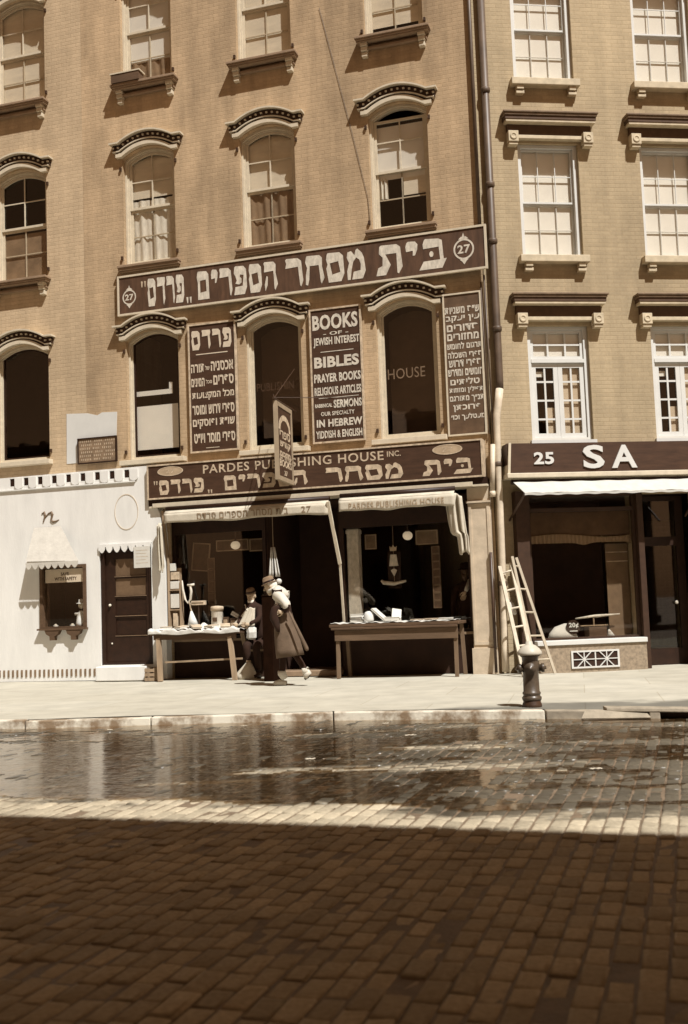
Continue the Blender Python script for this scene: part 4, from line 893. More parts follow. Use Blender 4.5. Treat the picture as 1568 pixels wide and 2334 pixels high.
# ------------------------------------------------------------------ stalls and goods
GZ = .093
def stall_left():
    u0, u1, yf, yb, zt = -5.83, -4.20, -.62, -.02, .905
    t = thing("stall_table", F27, ((u0 + u1) / 2, (yf + yb) / 2, GZ), "rough wooden trestle table under white papers in front of the left shop window", "table")
    MB().box(u0, u1, yf, yb, zt - .05, zt).box(u0 + .06, u1 - .06, yf + .02, yf + .05, zt - .125, zt - .05).build("tabletop", M_wooddark, t, bevel=.006)
    for (x0, x1) in ((u0 + .14, u0 + .2), (u1 - .19, u1 - .08)):
        MB().bar((x0, yf + .06, zt - .05), (x1, yf - .02, GZ), .07, .07).build("leg", M_wood, t)
    for (x0, x1) in ((u0 + .06, u0 + .02), (u1 - .16, u1 - .02)):
        MB().bar((x0, yb - .06, zt - .05), (x1, yb - .02, GZ), .07, .07).build("leg", M_wood, t)
    MB().bar((u0 + .2, yf + .16, .40), (u1 + .0, yf + .12, .44), .03, .03).build("stretcher", M_wood, t)
    mb = MB()
    def f(s, q):
        u = u0 - .02 + (u1 - u0 + .04) * s; n = .018 * math.sin(u * 17) + .012 * math.sin(u * 41 + q * 9) + .014 * math.sin(q * 14 + u * 5)
        if q < .25:
            k = q / .25; return (u, yf - .018 - .004 * math.sin(u * 30), zt - .035 - .012 * math.sin(u * 8) + (.06 + .012 * math.sin(u * 8) + n) * k)
        k = (q - .25) / .75; return (u, yf - .01 + (yb - yf) * k, zt + .03 + n + .03 * k)
    mb.grid(f, 90, 24); o = mb.build("paper_cover", M_cloth, None, F27, ((u0 + u1) / 2, (yf + yb) / 2, zt), smooth=True, solid=.004); tag(o, "rumpled white paper cover spread over the left stall table", "cover")
stall_left()
def stall_right():
    u0, u1, yf, yb, zt = -2.62, -.52, -.68, -.05, .95
    t = thing("stall_table", F27, ((u0 + u1) / 2, (yf + yb) / 2, GZ), "dark plank stall with a deep apron board below the right shop window", "table")
    MB().box(u0, u1, yf, yb, zt - .05, zt).box(u0 + .03, u1 - .02, yf - .008, yf + .03, zt - .09, zt - .052).build("tabletop", M_wooddark, t, bevel=.008)
    MB().box(u0 + .08, u1 - .03, yf + .03, yf + .07, zt - .265, zt - .092).build("apron", mat("apron_board", .10, .7, .3, 8, .2, 40, (.25, 1, 1)), t, bevel=.004)
    for x in (u0 + .12, u1 - .07):
        MB().bar((x, yf + .09, zt - .05), (x, yf + .06, GZ), .055, .055).build("leg", mat("stall_wood", .13, .75, .3, 9, .2, 40, (1, 1, .2)), t)
        MB().bar((x, yb - .06, zt - .05), (x + .03, yb - .04, GZ), .055, .055).build("leg", mat("stall_wood", .13, .75, .3, 9, .2, 40, (1, 1, .2)), t)
    mb = MB()
    def f(s, q):
        u = u0 + .02 + (u1 - u0 - .1) * s; n = .008 * math.sin(u * 19) + .006 * math.sin(u * 47 + q * 9); return (u, yf + .01 + (yb - yf - .06) * q, zt + .014 + n)
    mb.grid(f, 90, 12); tag(mb.build("paper_cover", M_cloth, None, F27, ((u0 + u1) / 2, yf + .3, zt), smooth=True, solid=.006), "thin white paper spread along the right stall table", "cover")
    z = zt + .028
    def bk(name, M, label, cat="book", w=.2, d=.26, h=.035, m=M_paper):
        t = thing(name, F27, tuple(M.translation), label, cat)
        MB().box(-w / 2, w / 2, -d / 2, d / 2, 0, .006, M).box(-w / 2, w / 2, -d / 2, d / 2, h - .006, h, M).box(-w / 2, -w / 2 + .006, -d / 2, d / 2, .006, h - .006, M).build("cover", m, t)
        MB().box(-w / 2 + .006, w / 2 - .008, -d / 2 + .006, d / 2 - .006, .0055, h - .0055, M).build("pages", M_paper, t)
        return t
    T = lambda x, y, zz, rz=0, rx=0, ry=0: Matrix.Translation((x, y, zz)) @ Matrix.Rotation(R(rz), 4, 'Z') @ Matrix.Rotation(R(ry), 4, 'Y') @ Matrix.Rotation(R(rx), 4, 'X')
    bk("book", T(-2.24, -.3, z, 5), "lowest closed book in the small pile at the left end of the right stall")
    bk("book", T(-2.235, -.3, z + .037, -8), "middle closed book in the small pile at the left end of the right stall", m=M_wooddark)
    bk("book", T(-2.25, -.31, z + .074, 12), "topmost white book in the small pile at the left end of the right stall", h=.05)
    bk("book", T(-1.88, -.32, z + .095, 0, 0, 42), "book leaning steeply with its edge up beside the cup on the right stall", w=.28, h=.03)
    bk("box", T(-1.66, -.3, z, 4), "flat pale box on the middle of the right stall under the tilted book", "box", .24, .24, .06)
    bk("book", T(-1.6, -.3, z + .1, 20, 55, 10), "white book propped open facing out on top of the flat box", w=.15, d=.17, h=.03)
    for i, (x, w_) in enumerate(((-1.25, .16), (-1.02, .2), (-.78, .22))):
        bk("pamphlet", T(x, -.35, z, 6 * i - 5), ("thin tan pamphlet lying right of the flat box on the right stall", "thin pamphlet in the middle of the right half of the stall", "thin white pamphlet at the right end of the right stall")[i], "pamphlet", w_, .22, .014 + .004 * i, M_paper if i == 2 else M_letterdim)
    c = thing("cup", F27, (-2.03, -.4, z), "white rounded cup upside down on the right stall table", "cup")
    MB().lathe((-2.03, -.4, z), [(.075, 0), (.085, .03), (.08, .11), (.06, .15), (.02, .165)], 18).build("bowl", M_white, c, smooth=True)
    MB().tube([(-2.1, -.42, z + .03), (-2.14, -.43, z + .06), (-2.11, -.42, z + .1)], .01, 6).build("handle", M_white, c, smooth=True)
stall_right()
def goods_left():
    zt = .955; y = -.14
    # rack of booklets at the left edge
    t = thing("booklet_rack", F27, (-5.58, y, zt - .05), "narrow upright rack of white booklets and pictures at the left edge of the bookshop window", "rack")
    MB().box(-5.70, -5.67, y - .02, y + .12, .9, 2.2).box(-5.49, -5.47, y, y + .12, .9, 1.75).box(-5.67, -5.49, y + .09, y + .11, .9, 2.0).box(-5.67, -5.49, y - .02, y + .1, 1.61, 1.63).box(-5.67, -5.49, y - .02, y + .1, 1.27, 1.29).build("shelf", M_wood, t)
    for (a, b, c, d, m) in ((-5.66, -5.56, 1.95, 2.08, M_paper), (-5.65, -5.5, 1.80, 1.93, M_letterdim), (-5.66, -5.5, 1.64, 1.77, M_paper), (-5.66, -5.50, 1.31, 1.55, M_paper), (-5.62, -5.54, 1.0, 1.22, M_letterdim)):
        M = Matrix.Translation((0, y + .03, 0)) @ Matrix.Rotation(R(-3), 4, 'X'); MB().box(a, b, -.02, .03, c, d).xf(Matrix.Translation((0, y + .02, 0))).build("booklet", m, t, bevel=.004)
    # branched brass ornament with hanging chain loops
    t = thing("brass_ornament", F27, (-5.3, y, zt), "pale hooped brass ornament on a cone shaped foot behind the papers on the left stall", "ornament")
    MB().loft([((-5.24, y, 1.0), .10, .07), ((-5.255, y, 1.1), .07, .05), ((-5.27, y, 1.25), .015, .015)], 14).build("foot", M_white, t, smooth=True)
    MB().tube([(-5.27, y, 1.25), (-5.3, y, 1.4)], .012, 8).build("stem", M_letterdim, t)
    mb = MB(); mb.tube([(-5.43, y, 1.78), (-5.42, y, 1.62), (-5.38, y, 1.45), (-5.33, y, 1.38), (-5.28, y, 1.45), (-5.265, y, 1.58), (-5.275, y, 1.68), (-5.33, y, 1.7)], [.008, .02, .018, .014, .022, .024, .026, .018], 8).tube([(-5.3, y - .01, 1.69), (-5.2, y - .01, 1.70)], .022, 8); mb.build("hoop", M_letter, t, smooth=True)
    t = thing("carton", F27, (-5.13, y, 1.36), "small light carton held level on a wire stand in the left shop window", "carton")
    MB().box(-5.26, -5.01, y - .03, y + .06, 1.345, 1.42).build("box", M_letterdim, t, bevel=.006); MB().box(-5.24, -5.03, y - .033, y - .029, 1.375, 1.39).build("label", M_wooddark, t); MB().tube([(-5.13, y, 1.35), (-5.13, y, .95)], .01, 6).build("stand", M_iron, t)
    t = thing("tin_canister", F27, (-4.79, y, zt), "large pale cylindrical tin with a lid on the left stall beside the bearded seller", "canister")
    MB().lathe((-4.79, y, zt), [(.10, 0), (.105, .02), (.1, .27), (.105, .28)], 22).build("body", M_letter, t, smooth=True); MB().lathe((-4.79, y, zt + .282), [(.112, 0), (.112, .06), (.1, .075), (.03, .085)], 22).build("lid", M_letterdim, t, smooth=True); MB().box(-4.83, -4.75, y - .108, y - .1, zt + .1, zt + .17).build("label", M_wooddark, t)
    for i, (u, w_, h, lb) in enumerate(((-4.62, .1, .17, "small dark carton standing right of the pale tin on the left stall"), (-4.48, .11, .15, "dark carton with a paper on top between the tin and the seller"))):
        t = thing("carton", F27, (u, y, zt), lb, "carton"); MB().box(u - w_ / 2, u + w_ / 2, y - .05, y + .05, zt, zt + h).build("box", M_wooddark, t, bevel=.005); MB().box(u - w_ / 2 + .015, u + w_ / 2 - .015, y - .053, y - .0495, zt + .03, zt + h - .04).build("label", M_wood, t)
    M = Matrix.Translation((-4.46, y, 1.16)) @ Matrix.Rotation(R(30), 4, 'Y'); t = thing("paper_packet", F27, (-4.46, y, 1.12), "white folded packet tilted on the dark carton near the seller", "packet"); MB().box(-.07, .07, -.02, .02, -.035, .035, M).build("wrap", M_paper, t, bevel=.004); MB().box(-.075, .075, -.022, .022, -.004, .004, M).build("string", M_wood, t)
    t = thing("paper_heap", F27, (-5.0, -.25, zt), "little peaked heap of white paper in the middle of the left stall", "paper"); mb = MB(); mb.loft([((-5.0, -.25, zt), .12, .1), ((-4.99, -.25, zt + .05), .07, .06), ((-5.0, -.24, zt + .09), .015, .02)], 9); mb.build("sheet", M_paper, t)
    t = thing("paper_bundle", F27, (-4.05, -.35, .86), "white paper bundle hanging at the right end of the left stall", "bundle")
    MB().loft([((-4.08, -.35, .74), .05, .04), ((-4.09, -.35, .77), .09, .06), ((-4.08, -.35, .86), .085, .07), ((-4.1, -.34, .93), .1, .05), ((-4.07, -.35, .95), .04, .03)], 7).build("wrap", M_cloth, t); MB().ball((-3.82, -.2, .93), .09, .08, .08).build("roll", M_cloth, t, smooth=True)
goods_left()
def pamphlets():
    for u, y, a, rx, lb in ((-5.6, -.45, 12, 0, "loose white pamphlet at the left end of the left stall"), (-5.3, -.48, -20, 6, "loose pamphlet in front of the hooped ornament's foot"), (-5.02, -.5, 35, 10, "loose pamphlet in front of the paper heap on the left stall"), (-4.76, -.46, -8, 4, "loose pamphlet in front of the pale tin"), (-4.5, -.48, 24, 12, "loose pamphlet in front of the dark cartons on the left stall")):
        M = Matrix.Translation((u, y, .972)) @ Matrix.Rotation(R(a), 4, 'Z') @ Matrix.Rotation(R(rx), 4, 'X')
        t = thing("pamphlet", F27, tuple(M.translation), lb, "pamphlet"); MB().box(-.08, .08, -.11, .11, 0, .005, M).box(-.08, .08, -.11, .11, .025, .03, M).build("cover", M_letterdim, t); MB().box(-.078, .078, -.105, .108, .0052, .0248, M).build("pages", M_paper, t)
pamphlets()
def crate(u, y, w, d, h, label):
    t = thing("crate", F27, (u, y, GZ), label, "crate"); mb = MB()
    for k in range(3): mb.box(u - w / 2, u + w / 2, y - d / 2, y - d / 2 + .012, GZ + .01 + h * k / 3, GZ - .012 + h * (k + 1) / 3)
    mb.box(u - w / 2, u - w / 2 + .02, y - d / 2 + .012, y + d / 2, GZ, GZ + h).box(u + w / 2 - .02, u + w / 2, y - d / 2 + .012, y + d / 2, GZ, GZ + h).box(u - w / 2, u + w / 2, y + d / 2, y + d / 2 + .01, GZ, GZ + h); mb.build("slats", M_wood, t); MB().box(u - w / 2 + .02, u + w / 2 - .02, y - d / 2 + .012, y + d / 2, GZ, GZ + .02).build("bottom", M_wood, t)
crate(-5.87, -.45, .18, .25, .22, "small wooden box on the pavement at the foot of the left stall")
t = thing("cloth_sack", F27, (-4.2, -.5, GZ), "limp pale sack slumped round the right leg of the left stall", "sack"); MB().loft([((-4.2, -.42, GZ), .22, .16), ((-4.18, -.42, GZ + .08), .19, .13), ((-4.15, -.4, GZ + .2), .1, .08), ((-4.13, -.4, GZ + .29), .03, .03)], 14).build("bag", M_canvas, t, smooth=True); MB().lathe((-4.13, -.4, GZ + .27), [(.035, 0), (.045, .02), (.035, .04)], 10).build("tie", M_wood, t)
tag(MB().box(-3.61, -3.44, -1.05, -.68, GZ, 1.44).box(-3.62, -3.43, -1.06, -.67, 1.44, 1.455).build("upright_case", mat("case_black", .006, .9, .3, 6, spec=.03), None, F27, (-3.52, -.86, GZ), bevel=.008), "tall narrow dark upright case standing on the pavement beside the bending walker", "case")
# things inside the shop windows
def picture(name, fr, u, y, z, w, h, label, m, cat="picture", tilt=0):
    t = thing(name, fr, (u, y, z), label, cat); M = Matrix.Translation((u, y, z)) @ Matrix.Rotation(R(tilt), 4, 'Y')
    MB().plate([[(-w / 2, -h / 2), (w / 2, -h / 2), (w / 2, h / 2), (-w / 2, h / 2)], [(-w / 2 + .02, -h / 2 + .02), (w / 2 - .02, -h / 2 + .02), (w / 2 - .02, h / 2 - .02), (-w / 2 + .02, h / 2 - .02)]], -.012, .012).xf(M).build("frame", M_wood, t); MB().box(-w / 2 + .02, w / 2 - .02, -.004, .004, -h / 2 + .02, h / 2 - .02, M).build("print", m, t)
mdim = mat("dim_print", .07, .6, .4, 9); mdim2 = mat("dim_print_light", .14, .6, .4, 9)
picture("poster", F27, -5.36, .5, 2.2, .34, .5, "dim tilted poster hanging upper left inside the left shop window", mdim, tilt=6)
picture("poster", F27, -4.75, .5, 2.38, .62, .2, "wide dim placard beside the lamp high inside the left shop window", mdim)
picture("notice", F27, -4.25, .45, 2.36, .3, .22, "small dark notice right of the lamp inside the left shop window", mdim)
picture("portrait", F27, -2.18, .4, 2.3, .2, .25, "small framed oval portrait next to the white column in the right window", mdim2)
picture("placard", F27, -1.22, .45, 2.33, .38, .24, "brown placard beside the lamp inside the right shop window", mat("placard_brown", .15, .6, .3, 6))
for (u, n, lb) in ((-5.12, 5, "vertical strip of small framed prints hanging inside the left shop window"), (-1.07, 8, "vertical strip of small framed prints hanging inside the right shop window")):
    t = thing("print_strip", F27, (u, .4, 1.2), lb, "prints"); mb = MB(); mf = MB(); h = (2.18 - 1.15) / n
    for k in range(n):
        z = 1.15 + h * k; mf.plate([[(u - .07, z), (u + .07, z), (u + .07, z + h * .96), (u - .07, z + h * .96)], [(u - .055, z + .015), (u + .055, z + .015), (u + .055, z + h * .96 - .015), (u - .055, z + h * .96 - .015)]], .39, .4); mb.box(u - .055, u + .055, .395, .399, z + .015, z + h * .9)
    mf.build("frames", mat("strip_frame", .13, .6, .3, 9), t); mb.build("prints", mdim, t)
t = thing("display_column", F27, (-2.43, .2, .78), "plain white square column inside the left end of the right shop window", "column"); MB().box(-2.53, -2.33, .16, .34, .74, 2.52).build("shaft", M_letter, t, bevel=.008); MB().box(-2.545, -2.315, .145, .355, .74, .82).box(-2.54, -2.32, .15, .35, 2.44, 2.5).build("moulding", M_letter, t)
t = thing("hanging_ornament", F27, (-1.76, .22, 1.95), "pale crowned ornament of bib, pendant and curved bar hanging in the right shop window", "ornament")
u, y = -1.75, .22
MB().plate([[(u - .05, 2.12), (u + .05, 2.12), (u + .06, 2.2), (u + .03, 2.17), (u, 2.22), (u - .03, 2.17), (u - .06, 2.2)]], y, y + .03).build("crown", M_letterdim, t)
MB().plate([[(u - .075, 1.87), (u + .075, 1.87), (u + .05, 2.06), (u - .05, 2.06)]], y, y + .03).build("bib", M_letter, t)
MB().plate([[(u, 1.7), (u + .05, 1.8), (u, 1.83), (u - .05, 1.8)]], y, y + .03).build("pendant", M_letter, t)
MB().tube([(u - .22, y, 1.64), (u - .18, y, 1.6), (u, y, 1.575), (u + .12, y, 1.6), (u + .2, y, 1.615)], [.02, .035, .03, .025, .018], 8).build("curved_bar", M_letter, t, smooth=True)
MB().tube([(u, y + .02, 2.6), (u, y + .02, 1.6)], .004, 5).build("cord", M_wood, t)
MB().box(u - .11, u + .11, y + .04, y + .06, 1.5, 2.1).build("backing", M_dark, t)
for (u, lb) in ((-4.64, "round glass lamp hanging inside the left shop window"), (-1.53, "round glass lamp hanging inside the right shop window")):
    t = thing("hanging_lamp", F27, (u, .38, 2.4), lb, "lamp"); MB().ball((u, .38, 2.37), .085, .085, .075).build("globe", M_bulb, t, smooth=True); MB().tube([(u, .38, 2.44), (u, .38, 2.97)], .008, 6).lathe((u, .38, 2.42), [(.03, 0), (.04, .03), (.015, .05)], 10).build("cord", M_iron, t)
t = thing("hanging_shawl", F27, (-3.74, -.1, 1.7), "two narrow white shawl strips hanging in the doorway above the walker", "shawl")
for (a, b, nm) in ((-3.775, -3.8, 0), (-3.73, -3.68, 1)):
    mb = MB(); mb.grid(lambda s, q: (a + (b - a) * q + (-.015 - .03 * q + (.03 + .06 * q) * s), -.1 - .02 * math.sin(s * 9), 2.27 - .5 * q), 8, 6); mb.build("strip", M_cloth, t, smooth=True, solid=.006)
MB().ball((-3.665, -.1, 1.69), .05, .04, .05).build("tassel", M_cloth, t, smooth=True); MB().tube([(-3.75, -.1, 2.27), (-3.75, -.1, 2.97)], .005, 5).build("cord", M_wood, t)
# goods in the right-hand shop and in the white shop
t = thing("window_display", F25, (1.1, .1, .575), "white draped mound with a round price ticket in the right shop window", "display"); MB().loft([((1.07, .1, .576), .26, .1), ((1.06, .1, .68), .22, .09), ((1.1, .12, .78), .16, .07), ((1.16, .12, .83), .06, .04)], 18).build("drape", M_cloth, t, smooth=True)
MB().lathe((1.215, .01, .77), [(.115, .0), (.115, .02), (.0, .02)], 24, 'y').build("ticket", M_dark, t); mb = MB(); latin(mb, "20¢", 1.14, 1.30, .75, .84, .008, .03, .002); mb.box(1.15, 1.28, .005, .008, .70, .715); mb.build("lettering", M_white, t)
t = thing("display_stand", F25, (1.65, .15, .575), "low dark stand carrying a long pale bar in the right shop window", "stand"); MB().box(1.5, 1.8, .08, .3, .576, .76).build("base", M_wooddark, t, bevel=.006); MB().box(1.36, 1.82, .07, .1, .775, .79).tube([(1.6, .12, .76), (1.6, .12, .9)], .012, 8).build("rod", M_wood, t); MB().tube([(1.29, .1, .9), (1.6, .12, .93), (1.65, .12, .93), (2.04, .1, .95)], [.012, .022, .026, .008], 8).build("bar", M_letter, t, smooth=True)
t = thing("cloth_cone", F25, (1.87, .12, .575), "small white folded cloth at the right end of the shop window board", "cloth"); MB().loft([((1.87, .1, .576), .09, .06), ((1.85, .1, .68), .03, .03), ((1.84, .1, .71), .01, .01)], 10).build("fold", M_cloth, t, smooth=True); MB().lathe((1.85, .1, .66), [(.036, 0), (.036, .012)], 10).build("band", M_letterdim, t)
t = thing("vent_grille", F25, (1.47, -.245, .14), "pale sunburst vent grille set in the mottled base of the right shop", "grille")
MB().plate([[(1.06, .13), (1.85, .13), (1.85, .405), (1.06, .405)], [(1.09, .155), (1.82, .155), (1.82, .38), (1.09, .38)]], -.262, -.239).build("frame", M_white, t); MB().box(1.07, 1.84, -.247, -.241, .14, .395).build("backing", M_black, t)
mb = MB()
for cx in (1.27, 1.64):
    for a in range(0, 180, 45):
        a_ = R(a); dx, dz = math.cos(a_), math.sin(a_); k = min(.185 / abs(dx) if abs(dx) > .01 else 9, .115 / abs(dz) if abs(dz) > .01 else 9); mb.bar((cx - dx * k, -.254 - .0006 * a / 45, .2675 - dz * k), (cx + dx * k, -.254 - .0006 * a / 45, .2675 + dz * k), .014, .016, (0, 1, 0))
mb.box(1.445, 1.465, -.258, -.25, .15, .385); mb.build("bars", M_white, t)
t = thing("notice_card", F27, (-6.2, -.25, 2.04), "white paper notice pinned at the upper right corner of the door", "notice"); MB().box(-6.37, -6.055, -.245, -.239, 2.03, 2.40).build("sheet", M_paper, t); mb = MB(); [mb.box(-6.33, -6.1 - .03 * (k % 2), -.2465, -.2452, 2.33 - .055 * k, 2.336 - .055 * k) for k in range(5)]; mb.build("writing", M_letterdim, t)
t.location = t.location + F27.M.to_3x3() @ Vector((0.075, 0, 0))
t = thing("window_sign", F27, (-7.8, .0, 1.85), "pale card lettered SAVE WITH SAFETY across the white shop's window", "sign"); MB().box(-8.22, -7.44, -.175, -.168, 1.84, 2.08).build("card", mat("card_tan", .45, .7, .08), t); mb = MB(); latin(mb, "SAVE", -7.9, -7.74, 1.965, 2.02, -.1755, .02, .002); latin(mb, "WITH SAFETY", -8.03, -7.58, 1.875, 1.935, -.1755, .02, .002); mb.build("lettering", M_darktrim, t)
t.location = t.location + F27.M.to_3x3() @ Vector((0.11, 0, 0))
t = thing("figurine", F27, (-7.53, .15, 1.03), "white figurine with hat and outstretched arms in the white shop's window", "figurine")
MB().lathe((-7.56, -.07, 1.03), [(.09, 0), (.1, .08), (.08, .2), (.05, .27), (.03, .3)], 16).tube([(-7.58, -.07, 1.28), (-7.68, -.09, 1.27)], .025, 8).tube([(-7.54, -.07, 1.28), (-7.47, -.09, 1.32)], .025, 8).build("body", M_white, t, smooth=True); MB().ball((-7.56, -.07, 1.42), .055, .05, .06).build("head", M_letter, t, smooth=True); MB().lathe((-7.56, -.07, 1.45), [(.09, 0), (.09, .012), (.05, .02), (.045, .08), (.0, .09)], 14).build("hat", M_white, t, smooth=True)

t.location = t.location + F27.M.to_3x3() @ Vector((0.11, 0, 0))
for (x, lb) in ((-7.97, "small white knob like dish left in the white shop's window"), (-7.63, "small white dish nearer the figurine in the white shop's window")):
    t = thing("dish", F27, (x, .0, 1.03), lb, "dish"); MB().lathe((x, -.08, 1.03), [(.025, 0), (.03, .01), (.05, .045), (.045, .05)], 14).build("bowl", M_white, t, smooth=True); MB().ball((x, -.08, 1.085), .03, .03, .022).build("filling", M_letter, t, smooth=True)
t = thing("window_box", F27, (-6.3, -.1, 10.87), "dark plank box resting on the sill of the top left window", "box"); MB().box(-6.58, -6.02, -.22, -.2, 10.862, 11.02).box(-6.58, -6.02, -.04, -.02, 10.862, 11.02).box(-6.58, -6.56, -.2, -.04, 10.862, 11.02).box(-6.04, -6.02, -.2, -.04, 10.862, 11.02).build("planks", M_wooddark, t); MB().box(-6.6, -6.0, -.23, -.01, 11.021, 11.045).build("lid", M_trim, t)

# ------------------------------------------------------------------ street furniture
def hydrant():
    x, y = 1.95, 11.86; z = pave_z(x) - .002
    t = thing("fire_hydrant", FW, (x, y, z), "dark iron fire hydrant with a sunlit-pale domed cap near the kerb", "hydrant"); c = (x, y, z)
    MB().lathe(c, [(.105, 0), (.105, .03), (.095, .05), (.095, .07)], 24).build("base", M_iron, t, smooth=True, bevel=.004)
    MB().lathe(c, [(.098, .07), (.105, .085), (.105, .105), (.093, .115), (.09, .13), (.098, .14), (.098, .155), (.087, .165), (.085, .3), (.085, .36), (.095, .4), (.095, .45), (.085, .49), (.09, .53), (.115, .555)], 28).build("barrel", M_hyd, t, smooth=True)
    MB().lathe(c, [(.128, .555), (.133, .57), (.130, .59), (.105, .625), (.07, .655), (.04, .67), (.035, .70), (.0, .71)], 28).build("cap", M_hydcap, t, smooth=True)
    for a, r, ln in ((R(185), .045, .125), (R(-5), .045, .135), (R(-100), .055, .11)):
        d = Vector((math.cos(a), math.sin(a), 0)); p = Vector(c) + Vector((0, 0, .415)); MB().tube([p + d * .06, p + d * (ln - .02), p + d * (ln - .018), p + d * (ln + .012), p + d * (ln + .012), p + d * (ln + .035)], [r * .8, r * .85, r * 1.1, r * 1.1, r * .4, r * .4], 12).build("nozzle", M_hyd, t, smooth=True)
hydrant()
def ladders():
    def ladder(t0, t1, b0, b1, n, label, m, rw=.055, skip=()):
        t = thing("ladder", F25, tuple((Vector(b0) + Vector(b1)) / 2), label, "ladder"); t0, t1, b0, b1 = map(Vector, (t0, t1, b0, b1))
        for p, q in ((b0, t0), (b1, t1)): MB().bar(p, q, rw, .035).build("rail", m, t)
        for k in range(n):
            s = (k + .6) / n; MB().tube([b0 + (t0 - b0) * s, b1 + (t1 - b1) * s], .016, 7).build("rung", m, t)
        return t
    z = pave_z(2.6) + .004
    ladder((-.0, -.16, 1.77), (.19, -.16, 1.82), (.05, -1.02, z + .005), (.27, -.86, z + .005), 6, "weathered pale ladder leaning nearest the downpipe with its feet far out on the pavement", mat("ladder_pale", (.5, .44, .34), .8, .25, 9, stretch=(1, 1, .2)))
    ladder((.20, -.2, 1.92), (.27, -.18, 1.90), (.38, -.62, z + .004), (.70, -.5, z + .004), 5, "narrow tapering orchard style ladder leaning behind the hydrant", mat("ladder_tan", (.42, .36, .27), .8, .25, 9, stretch=(1, 1, .2)), .04)
    mb = MB().tube([(.06, -.1, 1.3), (.14, -.2, 1.15), (.17, -.3, 1.02)], [.04, .06, .03], 10); tag(mb.build("rag", M_cloth, None, F25, (.1, -.3, 1.0), smooth=True), "white rag tied round the rail of the pale ladder", "rag")
    t = thing("paint_can", F25, (.33, -.32, z), "stack of dusty tins on the pavement behind the ladders", "can")
    for k in range(3): MB().lathe((.33 + .02 * (k % 2), -.25, z + .135 * k), [(.085, 0), (.09, .01), (.085, .02), (.085, .11), (.09, .12), (.07, .13)], 16).build("tin", (M_wood, M_letterdim, M_wooddark)[k], t, smooth=True)
ladders()

# ------------------------------------------------------------------ people
def skin_body(name, joints, edges, parent, m, sub=2):
    """joints: {name: (pos, radius)}; first joint is the root"""
    names = list(joints); off = parent_off(parent); me = bpy.data.meshes.new(name)
    me.from_pydata([tuple(Vector(joints[n][0]) - Vector(off)) for n in names], [(names.index(a), names.index(b)) for a, b in edges], [])
    o = bpy.data.objects.new(name, me); COL.objects.link(o)
    sk = o.modifiers.new("skin", 'SKIN'); sk.use_smooth_shade = True
    for i, n in enumerate(names):
        r = joints[n][1]; r = r if isinstance(r, tuple) else (r, r); me.skin_vertices[0].data[i].radius = r; me.skin_vertices[0].data[i].use_root = (i == 0)
    ss = o.modifiers.new("sub", 'SUBSURF'); ss.levels = ss.render_levels = sub
    bpy.context.view_layer.update(); dg = bpy.context.evaluated_depsgraph_get(); nm = bpy.data.meshes.new_from_object(o.evaluated_get(dg)); bpy.data.objects.remove(o)
    nm.name = name; nm.materials.clear(); nm.materials.append(m); nm.shade_smooth()
    r = bpy.data.objects.new(name, nm); COL.objects.link(r); r.parent = parent; OFF[r.name] = off; return r
def hand(parent, wrist, d, side, size=.17, curl=.6, m=None):
    """palm, four bent fingers of different lengths and a thumb from the side of the palm"""
    w_ = Vector(wrist); d = Vector(d).normalized(); s = Vector(side); s = (s - d * s.dot(d)).normalized(); n = d.cross(s)
    J = {'w': (w_, .022), 'p': (w_ + d * size * .28, (.036, .02)), 'k': (w_ + d * size * .5, (.036, .016))}; E = [('w', 'p'), ('p', 'k')]
    for i, (o_, ln) in enumerate(((-.034, .40), (-.012, .48), (.011, .45), (.032, .36))):
        a = w_ + d * size * .46 + s * o_; b = a + d * size * ln * .5 + n * size * .06 * curl; c = b + (d * (1 - curl * .6) + n * curl).normalized() * size * ln * .45
        J[f'a{i}'] = (a, .0105); J[f'b{i}'] = (b, .0095); J[f'c{i}'] = (c, .0075); E += [('p', f'a{i}'), (f'a{i}', f'b{i}'), (f'b{i}', f'c{i}')]
    a = w_ + d * size * .16 - s * .03; b = a - s * .03 + d * size * .2 + n * .008; c = b + d * size * .17 + n * .012
    J['t0'] = (a, .013); J['t1'] = (b, .011); J['t2'] = (c, .008); E += [('p', 't0'), ('t0', 't1'), ('t1', 't2')]
    return skin_body("hand", J, E, parent, m or M_skin, 1)
